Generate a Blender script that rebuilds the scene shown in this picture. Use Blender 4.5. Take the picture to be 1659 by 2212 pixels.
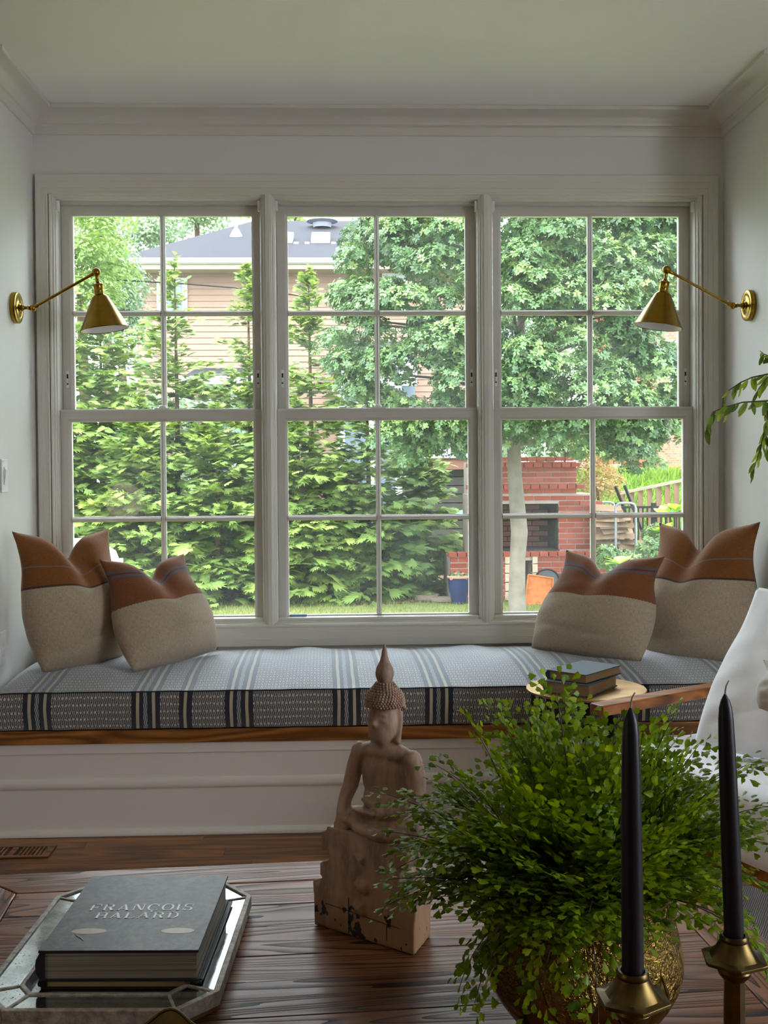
import bpy, bmesh, math, random
import numpy as np
from mathutils import Vector, Matrix, Euler

for _o in list(bpy.data.objects):
    bpy.data.objects.remove(_o)
random.seed(7)
rng = np.random.default_rng(11)
scene = bpy.context.scene
COL = scene.collection
PI = math.pi

# ---------------------------------------------------------------- camera
FPX, EYE = 2350.0, 1.29
YAW, PITCH, ROLL = math.radians(1.95), math.radians(1.0), -0.0070
CAM_ROT = Matrix.Rotation(-YAW, 3, 'Z') @ Matrix.Rotation(PI / 2 - PITCH, 3, 'X') @ Matrix.Rotation(ROLL, 3, 'Z')
HORIZON_SHIFT = -(1106 - 1010 - FPX * math.tan(PITCH))
cam_data = bpy.data.cameras.new('camera')
cam_data.sensor_fit = 'VERTICAL'
cam_data.sensor_height = 36.0
cam_data.sensor_width = 27.0
cam_data.lens = 36.0 * FPX / 2212.0
cam_data.shift_y = HORIZON_SHIFT / 2212.0
cam_data.clip_start = 0.05
cam_data.clip_end = 500
cam = bpy.data.objects.new('camera', cam_data)
cam.matrix_world = Matrix.Translation((0, 0, EYE)) @ CAM_ROT.to_4x4()
COL.objects.link(cam)
scene.camera = cam

# ---------------------------------------------------------------- world: overcast sky
world = bpy.data.worlds.new('overcast_sky')
scene.world = world
world.use_nodes = True
wn = world.node_tree
wn.nodes.clear()
w_out = wn.nodes.new('ShaderNodeOutputWorld')
w_bg = wn.nodes.new('ShaderNodeBackground')
w_geo = wn.nodes.new('ShaderNodeTexCoord')
w_sep = wn.nodes.new('ShaderNodeSeparateXYZ')
w_rng = wn.nodes.new('ShaderNodeMapRange')
w_rng.inputs['From Min'].default_value = 0.0
w_rng.inputs['From Max'].default_value = 1.0
w_rng.inputs['To Min'].default_value = 1.0
w_rng.inputs['To Max'].default_value = 2.2
w_mul = wn.nodes.new('ShaderNodeMath')
w_mul.operation = 'MULTIPLY'
w_mul.inputs[1].default_value = 6.2
wn.links.new(w_geo.outputs['Generated'], w_sep.inputs[0])
wn.links.new(w_sep.outputs['Z'], w_rng.inputs['Value'])
wn.links.new(w_rng.outputs[0], w_mul.inputs[0])
wn.links.new(w_mul.outputs[0], w_bg.inputs['Strength'])
w_bg.inputs['Color'].default_value = (0.83, 0.925, 1.0, 1)
wn.links.new(w_bg.outputs[0], w_out.inputs['Surface'])

# hazy sun behind thin cloud
sun_d = bpy.data.lights.new('hazy_sun', 'SUN')
sun_d.energy = 4.0
sun_d.angle = math.radians(35)
sun_d.color = (1.0, 0.96, 0.88)
sun = bpy.data.objects.new('hazy_sun', sun_d)
sun.rotation_euler = Euler((math.radians(32), math.radians(-14), 0))
COL.objects.link(sun)

def area_light(name, loc, direction, sx, sy, power, color=(1, 1, 1)):
    d = bpy.data.lights.new(name, 'AREA')
    d.shape = 'RECTANGLE'
    d.size, d.size_y, d.energy, d.color = sx, sy, power, color
    o = bpy.data.objects.new(name, d)
    o.location = loc
    o.rotation_euler = Vector(direction).to_track_quat('-Z', 'Z').to_euler()
    COL.objects.link(o)
    return o

# added area fill at an unseen right-wall opening, brightening the white armchair
area_light('right_fill_light', (2.98, 0.6, 1.40), (-1, 0.25, -0.1), 1.2, 1.5, 36, (0.97, 0.98, 1.0))
# added warm fill without a fixture, left of the coffee table, out of frame
fill_d = bpy.data.lights.new('warm_fill_light', 'POINT')
fill_d.energy, fill_d.shadow_soft_size, fill_d.color = 5.5, 0.14, (1.0, 0.80, 0.60)
fill_o = bpy.data.objects.new('warm_fill_light', fill_d)
fill_o.location = (-1.7, 0.75, 1.05)
COL.objects.link(fill_o)

vs = scene.view_settings
vs.view_transform = 'Standard'
vs.look = 'None'
vs.exposure = 0.0
vs.gamma = 1.0
vs.use_curve_mapping = False
scene.cycles.max_bounces = 7
scene.cycles.diffuse_bounces = 4
scene.cycles.glossy_bounces = 3
scene.cycles.transmission_bounces = 4
scene.cycles.use_adaptive_sampling = True
scene.cycles.adaptive_threshold = 0.15
scene.cycles.adaptive_min_samples = 16
scene.cycles.transparent_max_bounces = 24
scene.cycles.sample_clamp_indirect = 6.0

# ---------------------------------------------------------------- helpers
def ray(px, py):
    return CAM_ROT @ Vector(((px - 829.5) / FPX, -(py - 1106.0 - HORIZON_SHIFT) / FPX, -1.0))
def at_y(px, py, Y):
    d = ray(px, py)
    return Vector((0, 0, EYE)) + d * (Y / d.y)
def at_z(px, py, Z):
    d = ray(px, py)
    return Vector((0, 0, EYE)) + d * ((Z - EYE) / d.z)
def at_x(px, py, X):
    d = ray(px, py)
    return Vector((0, 0, EYE)) + d * (X / d.x)

def lin(r, g, b):
    f = lambda c: (c / 255 / 12.92) if c / 255 <= 0.04045 else ((c / 255 + 0.055) / 1.055) ** 2.4
    return (f(r), f(g), f(b), 1.0)

class NT:
    """small wrapper that builds a Principled material"""
    def __init__(self, name, color=(0.5, 0.5, 0.5, 1), rough=0.6, metal=0.0, spec=0.5):
        self.m = bpy.data.materials.new(name)
        self.m.use_nodes = True
        self.t = self.m.node_tree
        self.b = self.t.nodes['Principled BSDF']
        self.out = self.t.nodes['Material Output']
        self.b.inputs['Base Color'].default_value = color
        self.b.inputs['Roughness'].default_value = rough
        self.b.inputs['Metallic'].default_value = metal
        self.b.inputs['Specular IOR Level'].default_value = spec
    def n(self, typ, **kw):
        nd = self.t.nodes.new(typ)
        for k, v in kw.items():
            if hasattr(nd, k) and not isinstance(v, tuple):
                setattr(nd, k, v)
        return nd
    def l(self, a, b):
        self.t.links.new(a, b)
    def coord(self, kind='Object', scale=(1, 1, 1), rot=(0, 0, 0), loc=(0, 0, 0)):
        tc = self.n('ShaderNodeTexCoord')
        mp = self.n('ShaderNodeMapping')
        mp.inputs['Scale'].default_value = scale
        mp.inputs['Rotation'].default_value = rot
        mp.inputs['Location'].default_value = loc
        self.l(tc.outputs[kind], mp.inputs[0])
        return mp.outputs[0]
    def noise(self, vec, scale, detail=4, rough=0.55, dist=0.0):
        nd = self.n('ShaderNodeTexNoise')
        nd.inputs['Scale'].default_value = scale
        nd.inputs['Detail'].default_value = detail
        nd.inputs['Roughness'].default_value = rough
        nd.inputs['Distortion'].default_value = dist
        if vec is not None:
            self.l(vec, nd.inputs['Vector'])
        return nd.outputs['Fac']
    def ramp(self, fac, stops, interp='LINEAR'):
        nd = self.n('ShaderNodeValToRGB')
        cr = nd.color_ramp
        cr.interpolation = interp
        while len(cr.elements) > 1:
            cr.elements.remove(cr.elements[-1])
        cr.elements[0].position = stops[0][0]
        cr.elements[0].color = stops[0][1]
        for p, c in stops[1:]:
            e = cr.elements.new(p)
            e.color = c
        self.l(fac, nd.inputs[0])
        return nd.outputs[0]
    def mix(self, fac, a, b, mode='MIX'):
        nd = self.n('ShaderNodeMix')
        nd.data_type = 'RGBA'
        nd.blend_type = mode
        for s, v in ((nd.inputs[0], fac), (nd.inputs[6], a), (nd.inputs[7], b)):
            if hasattr(v, 'is_output'):
                self.l(v, s)
            else:
                s.default_value = v
        return nd.outputs[2]
    def math(self, op, a, b=0.0, c=None):
        nd = self.n('ShaderNodeMath')
        nd.operation = op
        for i, v in enumerate((a, b, c)):
            if v is None:
                continue
            if hasattr(v, 'is_output'):
                self.l(v, nd.inputs[i])
            else:
                nd.inputs[i].default_value = v
        return nd.outputs[0]
    def bump(self, height, strength=0.3, dist=0.01):
        nd = self.n('ShaderNodeBump')
        nd.inputs['Strength'].default_value = strength
        nd.inputs['Distance'].default_value = dist
        self.l(height, nd.inputs['Height'])
        self.l(nd.outputs[0], self.b.inputs['Normal'])
    def col(self, sock):
        self.l(sock, self.b.inputs['Base Color'])
    def rough(self, sock):
        self.l(sock, self.b.inputs['Roughness'])

MATS = {}
def plain(name, color, rough=0.6, metal=0.0, spec=0.5, var=0.10, scale=6.0, bump=0.0, bscale=60.0):
    if name in MATS:
        return MATS[name]
    k = NT(name, color, rough, metal, spec)
    v = k.coord()
    nz = k.noise(v, scale, 5)
    c = Vector(color[:3])
    k.col(k.ramp(nz, [(0.3, (*(c * (1 - var)), 1)), (0.7, (*(c * (1 + var)), 1))]))
    if bump:
        k.bump(k.noise(v, bscale, 3), bump, 0.004)
    MATS[name] = k.m
    return k.m

class MB:
    """collects geometry in world coordinates; build() links it as ONE mesh object"""
    def __init__(self):
        self.v, self.f, self.uv = [], [], None
    def add(self, vs, fs, M=None):
        o = len(self.v)
        if M is None:
            self.v += [tuple(p) for p in vs]
        else:
            self.v += [tuple(M @ Vector(p)) for p in vs]
        self.f += [tuple(i + o for i in f) for f in fs]
        return self
    def box(self, x0, x1, y0, y1, z0, z1, M=None):
        return self.add([(x0, y0, z0), (x1, y0, z0), (x1, y1, z0), (x0, y1, z0), (x0, y0, z1), (x1, y0, z1), (x1, y1, z1), (x0, y1, z1)],
                        [(0, 3, 2, 1), (4, 5, 6, 7), (0, 1, 5, 4), (1, 2, 6, 5), (2, 3, 7, 6), (3, 0, 4, 7)], M)
    def prism(self, poly, z0, z1, M=None):
        n = len(poly)
        vs = [(x, y, z0) for x, y in poly] + [(x, y, z1) for x, y in poly]
        fs = [tuple(range(n))[::-1], tuple(range(n, 2 * n))] + [(i, (i + 1) % n, n + (i + 1) % n, n + i) for i in range(n)]
        return self.add(vs, fs, M)
    def lathe(self, prof, n=32, M=None, cap=True):
        vs, fs = [], []
        for r, z in prof:
            for k in range(n):
                a = 2 * PI * k / n
                vs.append((r * math.cos(a), r * math.sin(a), z))
        m = len(prof)
        for i in range(m - 1):
            for k in range(n):
                fs.append((i * n + k, i * n + (k + 1) % n, (i + 1) * n + (k + 1) % n, (i + 1) * n + k))
        if cap:
            fs.append(tuple(range(n))[::-1])
            fs.append(tuple((m - 1) * n + k for k in range(n)))
        return self.add(vs, fs, M)
    def tube(self, pts, rad, n=8, cap=True):
        pts = [Vector(p) for p in pts]
        if not isinstance(rad, (list, tuple)):
            rad = [rad] * len(pts)
        vs, fs = [], []
        prev = None
        for i, p in enumerate(pts):
            t = (pts[min(i + 1, len(pts) - 1)] - pts[max(i - 1, 0)]).normalized()
            if prev is None:
                a = t.orthogonal().normalized()
            else:
                a = (prev - t * prev.dot(t)).normalized()
            prev = a
            b = t.cross(a)
            for k in range(n):
                w = 2 * PI * k / n
                vs.append(p + (a * math.cos(w) + b * math.sin(w)) * rad[i])
        for i in range(len(pts) - 1):
            for k in range(n):
                fs.append((i * n + k, i * n + (k + 1) % n, (i + 1) * n + (k + 1) % n, (i + 1) * n + k))
        if cap:
            fs.append(tuple(range(n))[::-1])
            fs.append(tuple((len(pts) - 1) * n + k for k in range(n)))
        return self.add(vs, fs)
    def ball(self, c, r, n=16, m=10, M=None):
        if not isinstance(r, (list, tuple)):
            r = (r, r, r)
        vs, fs = [], []
        vs.append((c[0], c[1], c[2] - r[2]))
        for i in range(1, m):
            th = PI * i / m
            for k in range(n):
                a = 2 * PI * k / n
                vs.append((c[0] + r[0] * math.sin(th) * math.cos(a), c[1] + r[1] * math.sin(th) * math.sin(a), c[2] - r[2] * math.cos(th)))
        vs.append((c[0], c[1], c[2] + r[2]))
        for k in range(n):
            fs.append((0, 1 + (k + 1) % n, 1 + k))
        for i in range(m - 2):
            for k in range(n):
                a, b = 1 + i * n + k, 1 + i * n + (k + 1) % n
                fs.append((a, b, b + n, a + n))
        top = len(vs) - 1
        o = 1 + (m - 2) * n
        for k in range(n):
            fs.append((o + k, o + (k + 1) % n, top))
        return self.add(vs, fs, M)
    def ring(self, x0, x1, z0, z1, prof, yw, sides=(1, 1, 1, 1)):
        """mitred rectangular frame in the XZ plane; prof = (outward offset, depth towards the room)"""
        vs, fs = [], []
        L, Rr, B, T = sides
        for o, d in prof:
            vs += [(x0 - o * L, yw - d, z0 - o * B), (x1 + o * Rr, yw - d, z0 - o * B), (x1 + o * Rr, yw - d, z1 + o * T), (x0 - o * L, yw - d, z1 + o * T)]
        n = len(prof)
        for i in range(n):
            j = (i + 1) % n
            for k in range(4):
                fs.append((i * 4 + k, i * 4 + (k + 1) % 4, j * 4 + (k + 1) % 4, j * 4 + k))
        return self.add(vs, fs)
    def build(self, name, mat, parent=None, smooth=None, bevel=0.0, subsurf=0, bevseg=2):
        me = bpy.data.meshes.new(name)
        me.from_pydata(self.v, [], self.f)
        me.update()
        bm = bmesh.new()
        bm.from_mesh(me)
        bmesh.ops.recalc_face_normals(bm, faces=bm.faces)
        bm.to_mesh(me)
        bm.free()
        if self.uv is not None:
            uvl = me.uv_layers.new(name='UVMap')
            for lp in me.loops:
                uvl.data[lp.index].uv = self.uv[lp.vertex_index]
        return link_mesh(name, me, mat, parent, smooth, bevel, subsurf, bevseg)

def link_mesh(name, me, mat, parent=None, smooth=None, bevel=0.0, subsurf=0, bevseg=2):
    if mat is not None and not me.materials:
        me.materials.append(mat)
    o = bpy.data.objects.new(name, me)
    COL.objects.link(o)
    if bevel:
        b = o.modifiers.new('bevel', 'BEVEL')
        b.width, b.segments, b.limit_method, b.angle_limit = bevel, bevseg, 'ANGLE', math.radians(40)
    if subsurf:
        s = o.modifiers.new('subsurf', 'SUBSURF')
        s.levels = s.render_levels = subsurf
    if smooth is not None:
        me.polygons.foreach_set('use_smooth', [True] * len(me.polygons))
        if smooth < 180:
            me.set_sharp_from_angle(angle=math.radians(smooth))
    if parent is not None:
        put(o, parent)
    return o

def put(o, parent):
    o.parent = parent
    inv = Matrix.Identity(4)
    p = parent
    chain = []
    while p is not None:
        chain.append(p)
        p = p.parent
    w = Matrix.Identity(4)
    for q in reversed(chain):
        w = w @ q.matrix_parent_inverse @ q.matrix_basis
    o.matrix_parent_inverse = w.inverted()

def thing(name, loc, label=None, cat=None, group=None, kind=None):
    o = bpy.data.objects.new(name, None)
    o.empty_display_size = 0.05
    o.location = loc
    COL.objects.link(o)
    return tag(o, label, cat, group, kind)

def tag(o, label=None, cat=None, group=None, kind=None):
    if label: o['label'] = label
    if cat: o['category'] = cat
    if group: o['group'] = group
    if kind: o['kind'] = kind
    return o

def piece(name, me, parent, loc, rot=None, scale=None):
    """a repeated piece that shares mesh data; loc/rot are world (parents are unrotated empties or meshes at identity)"""
    o = bpy.data.objects.new(name, me)
    COL.objects.link(o)
    o.location = loc
    if rot is not None: o.rotation_euler = rot
    if scale is not None: o.scale = scale
    put(o, parent)
    return o

def scatter(name, templates, pos, X, Z, scale, tint, mat, parent=None):
    """joins many small leaf templates into ONE mesh; X = leaf axis, Z = leaf normal (unit arrays); tint per leaf"""
    pos, X, Z, scale, tint = map(np.asarray, (pos, X, Z, scale, tint))
    n = len(pos)
    Y = np.cross(Z, X)
    pick = rng.integers(0, len(templates), n)
    V, Fi, Fs, T = [], [], [], []
    base = 0
    for ti, (tv, tf) in enumerate(templates):
        idx = np.where(pick == ti)[0]
        if len(idx) == 0:
            continue
        tv = np.asarray(tv, float)
        w = pos[idx][:, None, :] + scale[idx][:, None, None] * (tv[None, :, 0:1] * X[idx][:, None, :] + tv[None, :, 1:2] * Y[idx][:, None, :] + tv[None, :, 2:3] * Z[idx][:, None, :])
        V.append(w.reshape(-1, 3))
        T.append(np.repeat(tint[idx], len(tv)))
        for f in tf:
            fa = (np.arange(len(idx))[:, None] * len(tv) + np.asarray(f)[None, :] + base)
            Fi.append((len(f), fa))
        base += len(idx) * len(tv)
    V = np.concatenate(V)
    T = np.concatenate(T)
    loops = np.concatenate([fa.reshape(-1) for _, fa in Fi])
    sizes = np.concatenate([np.full(len(fa), k) for k, fa in Fi])
    me = bpy.data.meshes.new(name)
    me.vertices.add(len(V))
    me.vertices.foreach_set('co', V.reshape(-1).astype(np.float32))
    me.loops.add(len(loops))
    me.loops.foreach_set('vertex_index', loops.astype(np.int32))
    me.polygons.add(len(sizes))
    me.polygons.foreach_set('loop_start', np.concatenate([[0], np.cumsum(sizes)[:-1]]).astype(np.int32))
    me.update(calc_edges=True)
    at = me.attributes.new('tint', 'FLOAT', 'POINT')
    at.data.foreach_set('value', T.astype(np.float32))
    return link_mesh(name, me, mat, parent)

def unit(a):
    return a / np.maximum(np.linalg.norm(a, axis=-1, keepdims=True), 1e-9)
def ortho(X, up):
    """a normal for leaves with axis X, as close to `up` as possible"""
    z = up - X * np.sum(X * up, axis=1, keepdims=True)
    return unit(z)

# ---------------------------------------------------------------- materials
def leaf_mat(name, stops, trans=0.35, rough=0.5, attr=True, spec=0.35):
    k = NT(name, stops[0][1], rough, 0, spec)
    if attr:
        a = k.n('ShaderNodeAttribute')
        a.attribute_name = 'tint'
        fac = a.outputs['Fac']
    else:
        oi = k.n('ShaderNodeObjectInfo')
        fac = oi.outputs['Random']
    c = k.ramp(fac, stops)
    k.col(c)
    tr = k.n('ShaderNodeBsdfTranslucent')
    hs = k.n('ShaderNodeHueSaturation')
    hs.inputs['Value'].default_value = 1.25
    hs.inputs['Saturation'].default_value = 1.1
    hs.inputs['Hue'].default_value = 0.485
    k.l(c, hs.inputs['Color'])
    k.l(hs.outputs[0], tr.inputs['Color'])
    mx = k.n('ShaderNodeMixShader')
    mx.inputs[0].default_value = trans
    k.l(k.b.outputs[0], mx.inputs[1])
    k.l(tr.outputs[0], mx.inputs[2])
    k.l(mx.outputs[0], k.out.inputs['Surface'])
    return k.m

def wood_mat(name, dark, light, axis='X', scale=1.0, rough=0.4, bump=0.12, contrast=(0.35, 0.7), ring=14.0, gloss_var=0.0, per_object=True):
    """grain running along `axis`; each board (object) gets its own slice of the log"""
    k = NT(name, light, rough, 0, 0.5)
    st = {'X': (0.9, 9, 9), 'Y': (9, 0.9, 9), 'Z': (9, 9, 0.9)}[axis]
    v = k.coord('Object', tuple(s * scale for s in st))
    if per_object:
        oi = k.n('ShaderNodeObjectInfo')
        off = k.n('ShaderNodeVectorMath')
        off.operation = 'ADD'
        sc = k.n('ShaderNodeVectorMath')
        sc.operation = 'SCALE'
        sc.inputs[0].default_value = (13.1, 7.7, 5.3)
        k.l(oi.outputs['Random'], sc.inputs['Scale'])
        k.l(v, off.inputs[0])
        k.l(sc.outputs[0], off.inputs[1])
        v = off.outputs[0]
    big = k.noise(v, 0.55, 2, 0.5, 0.6)
    rings = k.math('FRACT', k.math('MULTIPLY', big, ring))
    tri = k.math('ABSOLUTE', k.math('SUBTRACT', rings, 0.5))
    fine = k.noise(v, 9.0, 4, 0.6)
    g = k.math('ADD', k.math('MULTIPLY', tri, 1.5), k.math('MULTIPLY', k.math('SUBTRACT', fine, 0.5), 0.5))
    c = k.ramp(g, [(contrast[0] - 0.25, dark), (contrast[1], light)])
    if per_object:
        oi2 = k.n('ShaderNodeObjectInfo')
        tone = k.math('MULTIPLY_ADD', oi2.outputs['Random'], 0.35, 0.82)
        hv = k.n('ShaderNodeHueSaturation')
        k.l(tone, hv.inputs['Value'])
        k.l(c, hv.inputs['Color'])
        c = hv.outputs[0]
    k.col(c)
    if gloss_var:
        k.rough(k.math('SUBTRACT', rough + gloss_var * 0.5, k.math('MULTIPLY', g, gloss_var)))
    k.bump(g, bump, 0.003)
    return k.m

M_WALL2 = plain('room_paint', (0.38, 0.345, 0.28, 1), 0.6, 0, 0.2, 0.03, 3)
M_WALL = plain('wall_paint', (0.72, 0.71, 0.69, 1), 0.55, 0, 0.3, 0.015, 3)
M_CEIL = plain('ceiling_paint', (0.91, 0.90, 0.88, 1), 0.7, 0, 0.2, 0.015, 3)
M_TRIM = plain('trim_paint', (0.68, 0.655, 0.605, 1), 0.35, 0, 0.5, 0.012, 5)
M_SASH = plain('sash_paint', (0.62, 0.59, 0.55, 1), 0.34, 0, 0.5, 0.012, 5)
M_BENCH = plain('bench_paint', (0.76, 0.72, 0.68, 1), 0.4, 0, 0.4, 0.012, 5)
M_PLATE = plain('switch_plastic', (0.82, 0.82, 0.82, 1), 0.3, 0, 0.5, 0.01)
M_OAK = wood_mat('oak_board', lin(104, 62, 26), lin(172, 112, 56), 'X', 1.3, 0.35, 0.08, (0.35, 0.75), 9)
M_FLOOR = wood_mat('oak_floor', lin(100, 62, 26), lin(168, 110, 50), 'X', 1.4, 0.32, 0.06, (0.3, 0.8), 8)
def pine_mat(name, axis):
    """brushed pine: thin dark latewood lines on pale brown, cathedral figure along the board"""
    k = NT(name, lin(120, 92, 76), .42, 0, .17)
    st = (0.75, 11.0, 11.0) if axis == 'X' else (11.0, 0.75, 11.0)
    v = k.coord('Object', st)
    oi = k.n('ShaderNodeObjectInfo')
    off = k.n('ShaderNodeVectorMath'); off.operation = 'ADD'
    sc = k.n('ShaderNodeVectorMath'); sc.operation = 'SCALE'; sc.inputs[0].default_value = (23.1, 17.7, 5.3)
    k.l(oi.outputs['Random'], sc.inputs['Scale']); k.l(v, off.inputs[0]); k.l(sc.outputs[0], off.inputs[1])
    v = off.outputs[0]
    big = k.noise(v, .85, 1.5, .45, .35)
    rings = k.math('FRACT', k.math('MULTIPLY', big, 26))
    saw = k.math('POWER', rings, 1.6)
    fine = k.noise(v, 16.0, 3, .6)
    g = k.math('ADD', saw, k.math('MULTIPLY', k.math('SUBTRACT', fine, .5), .45))
    broad = k.noise(v, .6, 2, .5)
    c = k.ramp(g, [(.25, lin(130, 86, 60)), (.62, lin(98, 60, 38)), (.92, lin(40, 23, 14))])
    hv = k.n('ShaderNodeHueSaturation')
    k.l(k.math('MULTIPLY_ADD', oi.outputs['Random'], .30, k.math('MULTIPLY_ADD', broad, .7, .42)), hv.inputs['Value'])
    k.l(c, hv.inputs['Color'])
    k.col(hv.outputs[0])
    k.rough(k.math('MULTIPLY_ADD', g, .22, .32))
    k.bump(k.math('MULTIPLY', g, -1.0), .30, .0025)
    return k.m
M_TABLE = pine_mat('brushed_pine', 'X')
M_TABLEY = pine_mat('brushed_pine_side', 'Y')
M_TEAK = wood_mat('teak', lin(120, 66, 26), lin(190, 120, 56), 'X', 1.2, 0.28, 0.04, (0.3, 0.8), 6)
M_DARKMETAL = plain('dark_metal', lin(26, 24, 23), 0.4, 0.7, 0.5, 0.1)

def brass(name, c1, c2, rough=0.26, bump=0.0, nscale=18):
    k = NT(name, c1, rough, 1.0)
    v = k.coord()
    n = k.noise(v, nscale, 5, 0.6)
    k.col(k.ramp(n, [(0.35, c1), (0.7, c2)]))
    k.rough(k.math('MULTIPLY_ADD', n, 0.12, rough - 0.05))
    if bump:
        k.bump(k.noise(v, nscale * 6, 4), bump, 0.002)
    return k.m
M_BRASS = brass('aged_brass', lin(150, 116, 36), lin(170, 138, 56), 0.24)
M_POTBRASS = brass('pot_brass', lin(130, 100, 38), lin(176, 142, 64), 0.22, 0.05, 10)
M_STICK = brass('candlestick_bronze', lin(74, 60, 34), lin(108, 90, 52), 0.32)

def glass_mat():
    k = NT('window_glass', (1, 1, 1, 1), 0.02)
    t = k.n('ShaderNodeBsdfTransparent')
    t.inputs['Color'].default_value = (0.985, 0.995, 0.99, 1)
    gl = k.n('ShaderNodeBsdfGlossy')
    gl.inputs['Roughness'].default_value = 0.02
    fr = k.n('ShaderNodeFresnel')
    fr.inputs['IOR'].default_value = 1.25
    m1 = k.n('ShaderNodeMixShader')
    k.l(fr.outputs[0], m1.inputs[0])
    k.l(t.outputs[0], m1.inputs[1])
    k.l(gl.outputs[0], m1.inputs[2])
    # dusty film on the panes that also mimics outdoor haze and glare
    tr = k.n('ShaderNodeBsdfTranslucent')
    tr.inputs['Color'].default_value = (0.9, 0.93, 0.95, 1)
    v = k.coord('Object')
    dust_haze = k.math('MULTIPLY_ADD', k.noise(v, 2.2, 5, 0.65), 0.030, -0.004)
    m2 = k.n('ShaderNodeMixShader')
    k.l(dust_haze, m2.inputs[0])
    k.l(m1.outputs[0], m2.inputs[1])
    k.l(tr.outputs[0], m2.inputs[2])
    k.l(m2.outputs[0], k.out.inputs['Surface'])
    return k.m
M_GLASS = glass_mat()

# ================================================================ ROOM SHELL
W = 4.5                      # plane of the window wall
XL, XR = -1.268, 1.575       # alcove side walls
YF = 3.90                    # front of the alcove
ZC = 2.752                   # ceiling
RX0, RX1, RY0 = -3.0, 3.0, -3.0

# openings of the three windows (sash to sash)
WX = [(at_y(131, 890, W + .05).x, at_y(566.5, 890, W + .05).x),
      (at_y(599, 890, W + .05).x, at_y(1031, 890, W + .05).x),
      (at_y(1063.5, 890, W + .05).x, at_y(1496, 890, W + .05).x)]
def zavg(y1, y3, Y):
    return 0.5 * (at_y(350, y1, Y).z + at_y(1280, y3, Y).z)
Z_TOP = zavg(437, 432, W + .04)
Z_SILL = zavg(1343, 1332, W + .02)

s = MB()
s.box(RX0, RX1, RY0, W, -0.12, -0.012)
floor = tag(s.build('floor', M_FLOOR), kind='structure')
s = MB()
s.box(RX0, RX1, RY0, W + .2, ZC, ZC + .2)
tag(s.build('ceiling', M_CEIL), kind='structure')
# window wall with one wide opening
ox0, ox1 = WX[0][0] - .02, WX[2][1] + .02
s = MB()
s.box(XL - .15, ox0, W, W + .2, -1.0, ZC)
s.box(ox1, XR + .15, W, W + .2, -1.0, ZC)
s.box(ox0, ox1, W, W + .2, Z_TOP + .012, ZC)
s.box(ox0, ox1, W, W + .2, -1.0, Z_SILL - .03)
tag(s.build('wall_back', M_WALL), kind='structure')
s = MB(); s.box(XL - .15, XL, YF, W, -.02, ZC); tag(s.build('wall_alcove_left', M_WALL), kind='structure')
s = MB(); s.box(XR, XR + .15, YF, W, -.02, ZC); tag(s.build('wall_alcove_right', M_WALL), kind='structure')
s = MB(); s.box(RX0, XL - .15, YF, YF + .15, -.02, ZC); tag(s.build('wall_front_left', M_WALL), kind='structure')
s = MB(); s.box(XR + .15, RX1, YF, YF + .15, -.02, ZC); tag(s.build('wall_front_right', M_WALL), kind='structure')
s = MB(); s.box(RX0 - .15, RX0, RY0, YF + .15, -.02, ZC); tag(s.build('wall_left', M_WALL2), kind='structure')
s = MB()
s.box(RX1, RX1 + .15, RY0, 0, -.02, ZC); s.box(RX1, RX1 + .15, 1.2, YF + .15, -.02, ZC)
s.box(RX1, RX1 + .15, 0, 1.2, -.02, .65); s.box(RX1, RX1 + .15, 0, 1.2, 2.15, ZC)
tag(s.build('wall_right', M_WALL2), kind='structure')
s = MB()
s.box(RX0, RX1, RY0 - .15, RY0, -.02, ZC)
tag(s.build('wall_rear', M_WALL2), kind='structure')

# oak floor planks near the bench (children of the floor)
pw = 0.083
plank_meshes = []
for L in (0.9, 1.25, 1.6):
    b = MB(); b.box(-L / 2 + .0006, L / 2 - .0006, -pw / 2 + .0007, pw / 2 - .0007, -.012, 0)
    me = bpy.data.meshes.new('floor_plank'); me.from_pydata(b.v, [], b.f); me.update(); me.materials.append(M_FLOOR)
    plank_meshes.append((L, me))
y = 3.86 - pw / 2
row = 0
while y > 2.2:
    x = -2.4 - random.random() * .8
    while x < 2.6:
        L, me = random.choice(plank_meshes)
        if x + L > -1.9:
            piece('floor_plank', me, floor, (x + L / 2, y, 0))
        x += L
    y -= pw
    row += 1

# crown moulding all along the walls
def plan_sweep(path, prof):
    n = len(path)
    vs, fs = [], []
    for i, p in enumerate(path):
        p = Vector(p)
        d0 = (p - Vector(path[i - 1])).normalized() if i else None
        d1 = (Vector(path[i + 1]) - p).normalized() if i < n - 1 else None
        if d0 is None: d0 = d1
        if d1 is None: d1 = d0
        n0, n1 = Vector((d0.y, -d0.x)), Vector((d1.y, -d1.x))
        m = (n0 + n1).normalized()
        m = m / m.dot(n0)
        for d, z in prof:
            vs.append((p.x + m.x * d, p.y + m.y * d, z))
    k = len(prof)
    for i in range(n - 1):
        for j in range(k):
            fs.append((i * k + j, i * k + (j + 1) % k, (i + 1) * k + (j + 1) % k, (i + 1) * k + j))
    fs.append(tuple(range(k)))
    fs.append(tuple((n - 1) * k + j for j in range(k))[::-1])
    return vs, fs
prof = [(0, ZC - .098), (.008, ZC - .098), (.011, ZC - .094), (.012, ZC - .066), (.017, ZC - .060), (.022, ZC - .058), (.024, ZC - .052),
        (.030, ZC - .045), (.040, ZC - .036), (.054, ZC - .027), (.070, ZC - .021), (.084, ZC - .018), (.094, ZC - .017), (.097, ZC - .015), (.097, ZC - .001), (0, ZC - .001)]
b = MB()
b.add(*plan_sweep([(RX0, YF), (XL, YF), (XL, W), (XR, W), (XR, YF), (RX1, YF)], prof))
tag(b.build('trim_1', M_TRIM, smooth=35), kind='structure')

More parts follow.
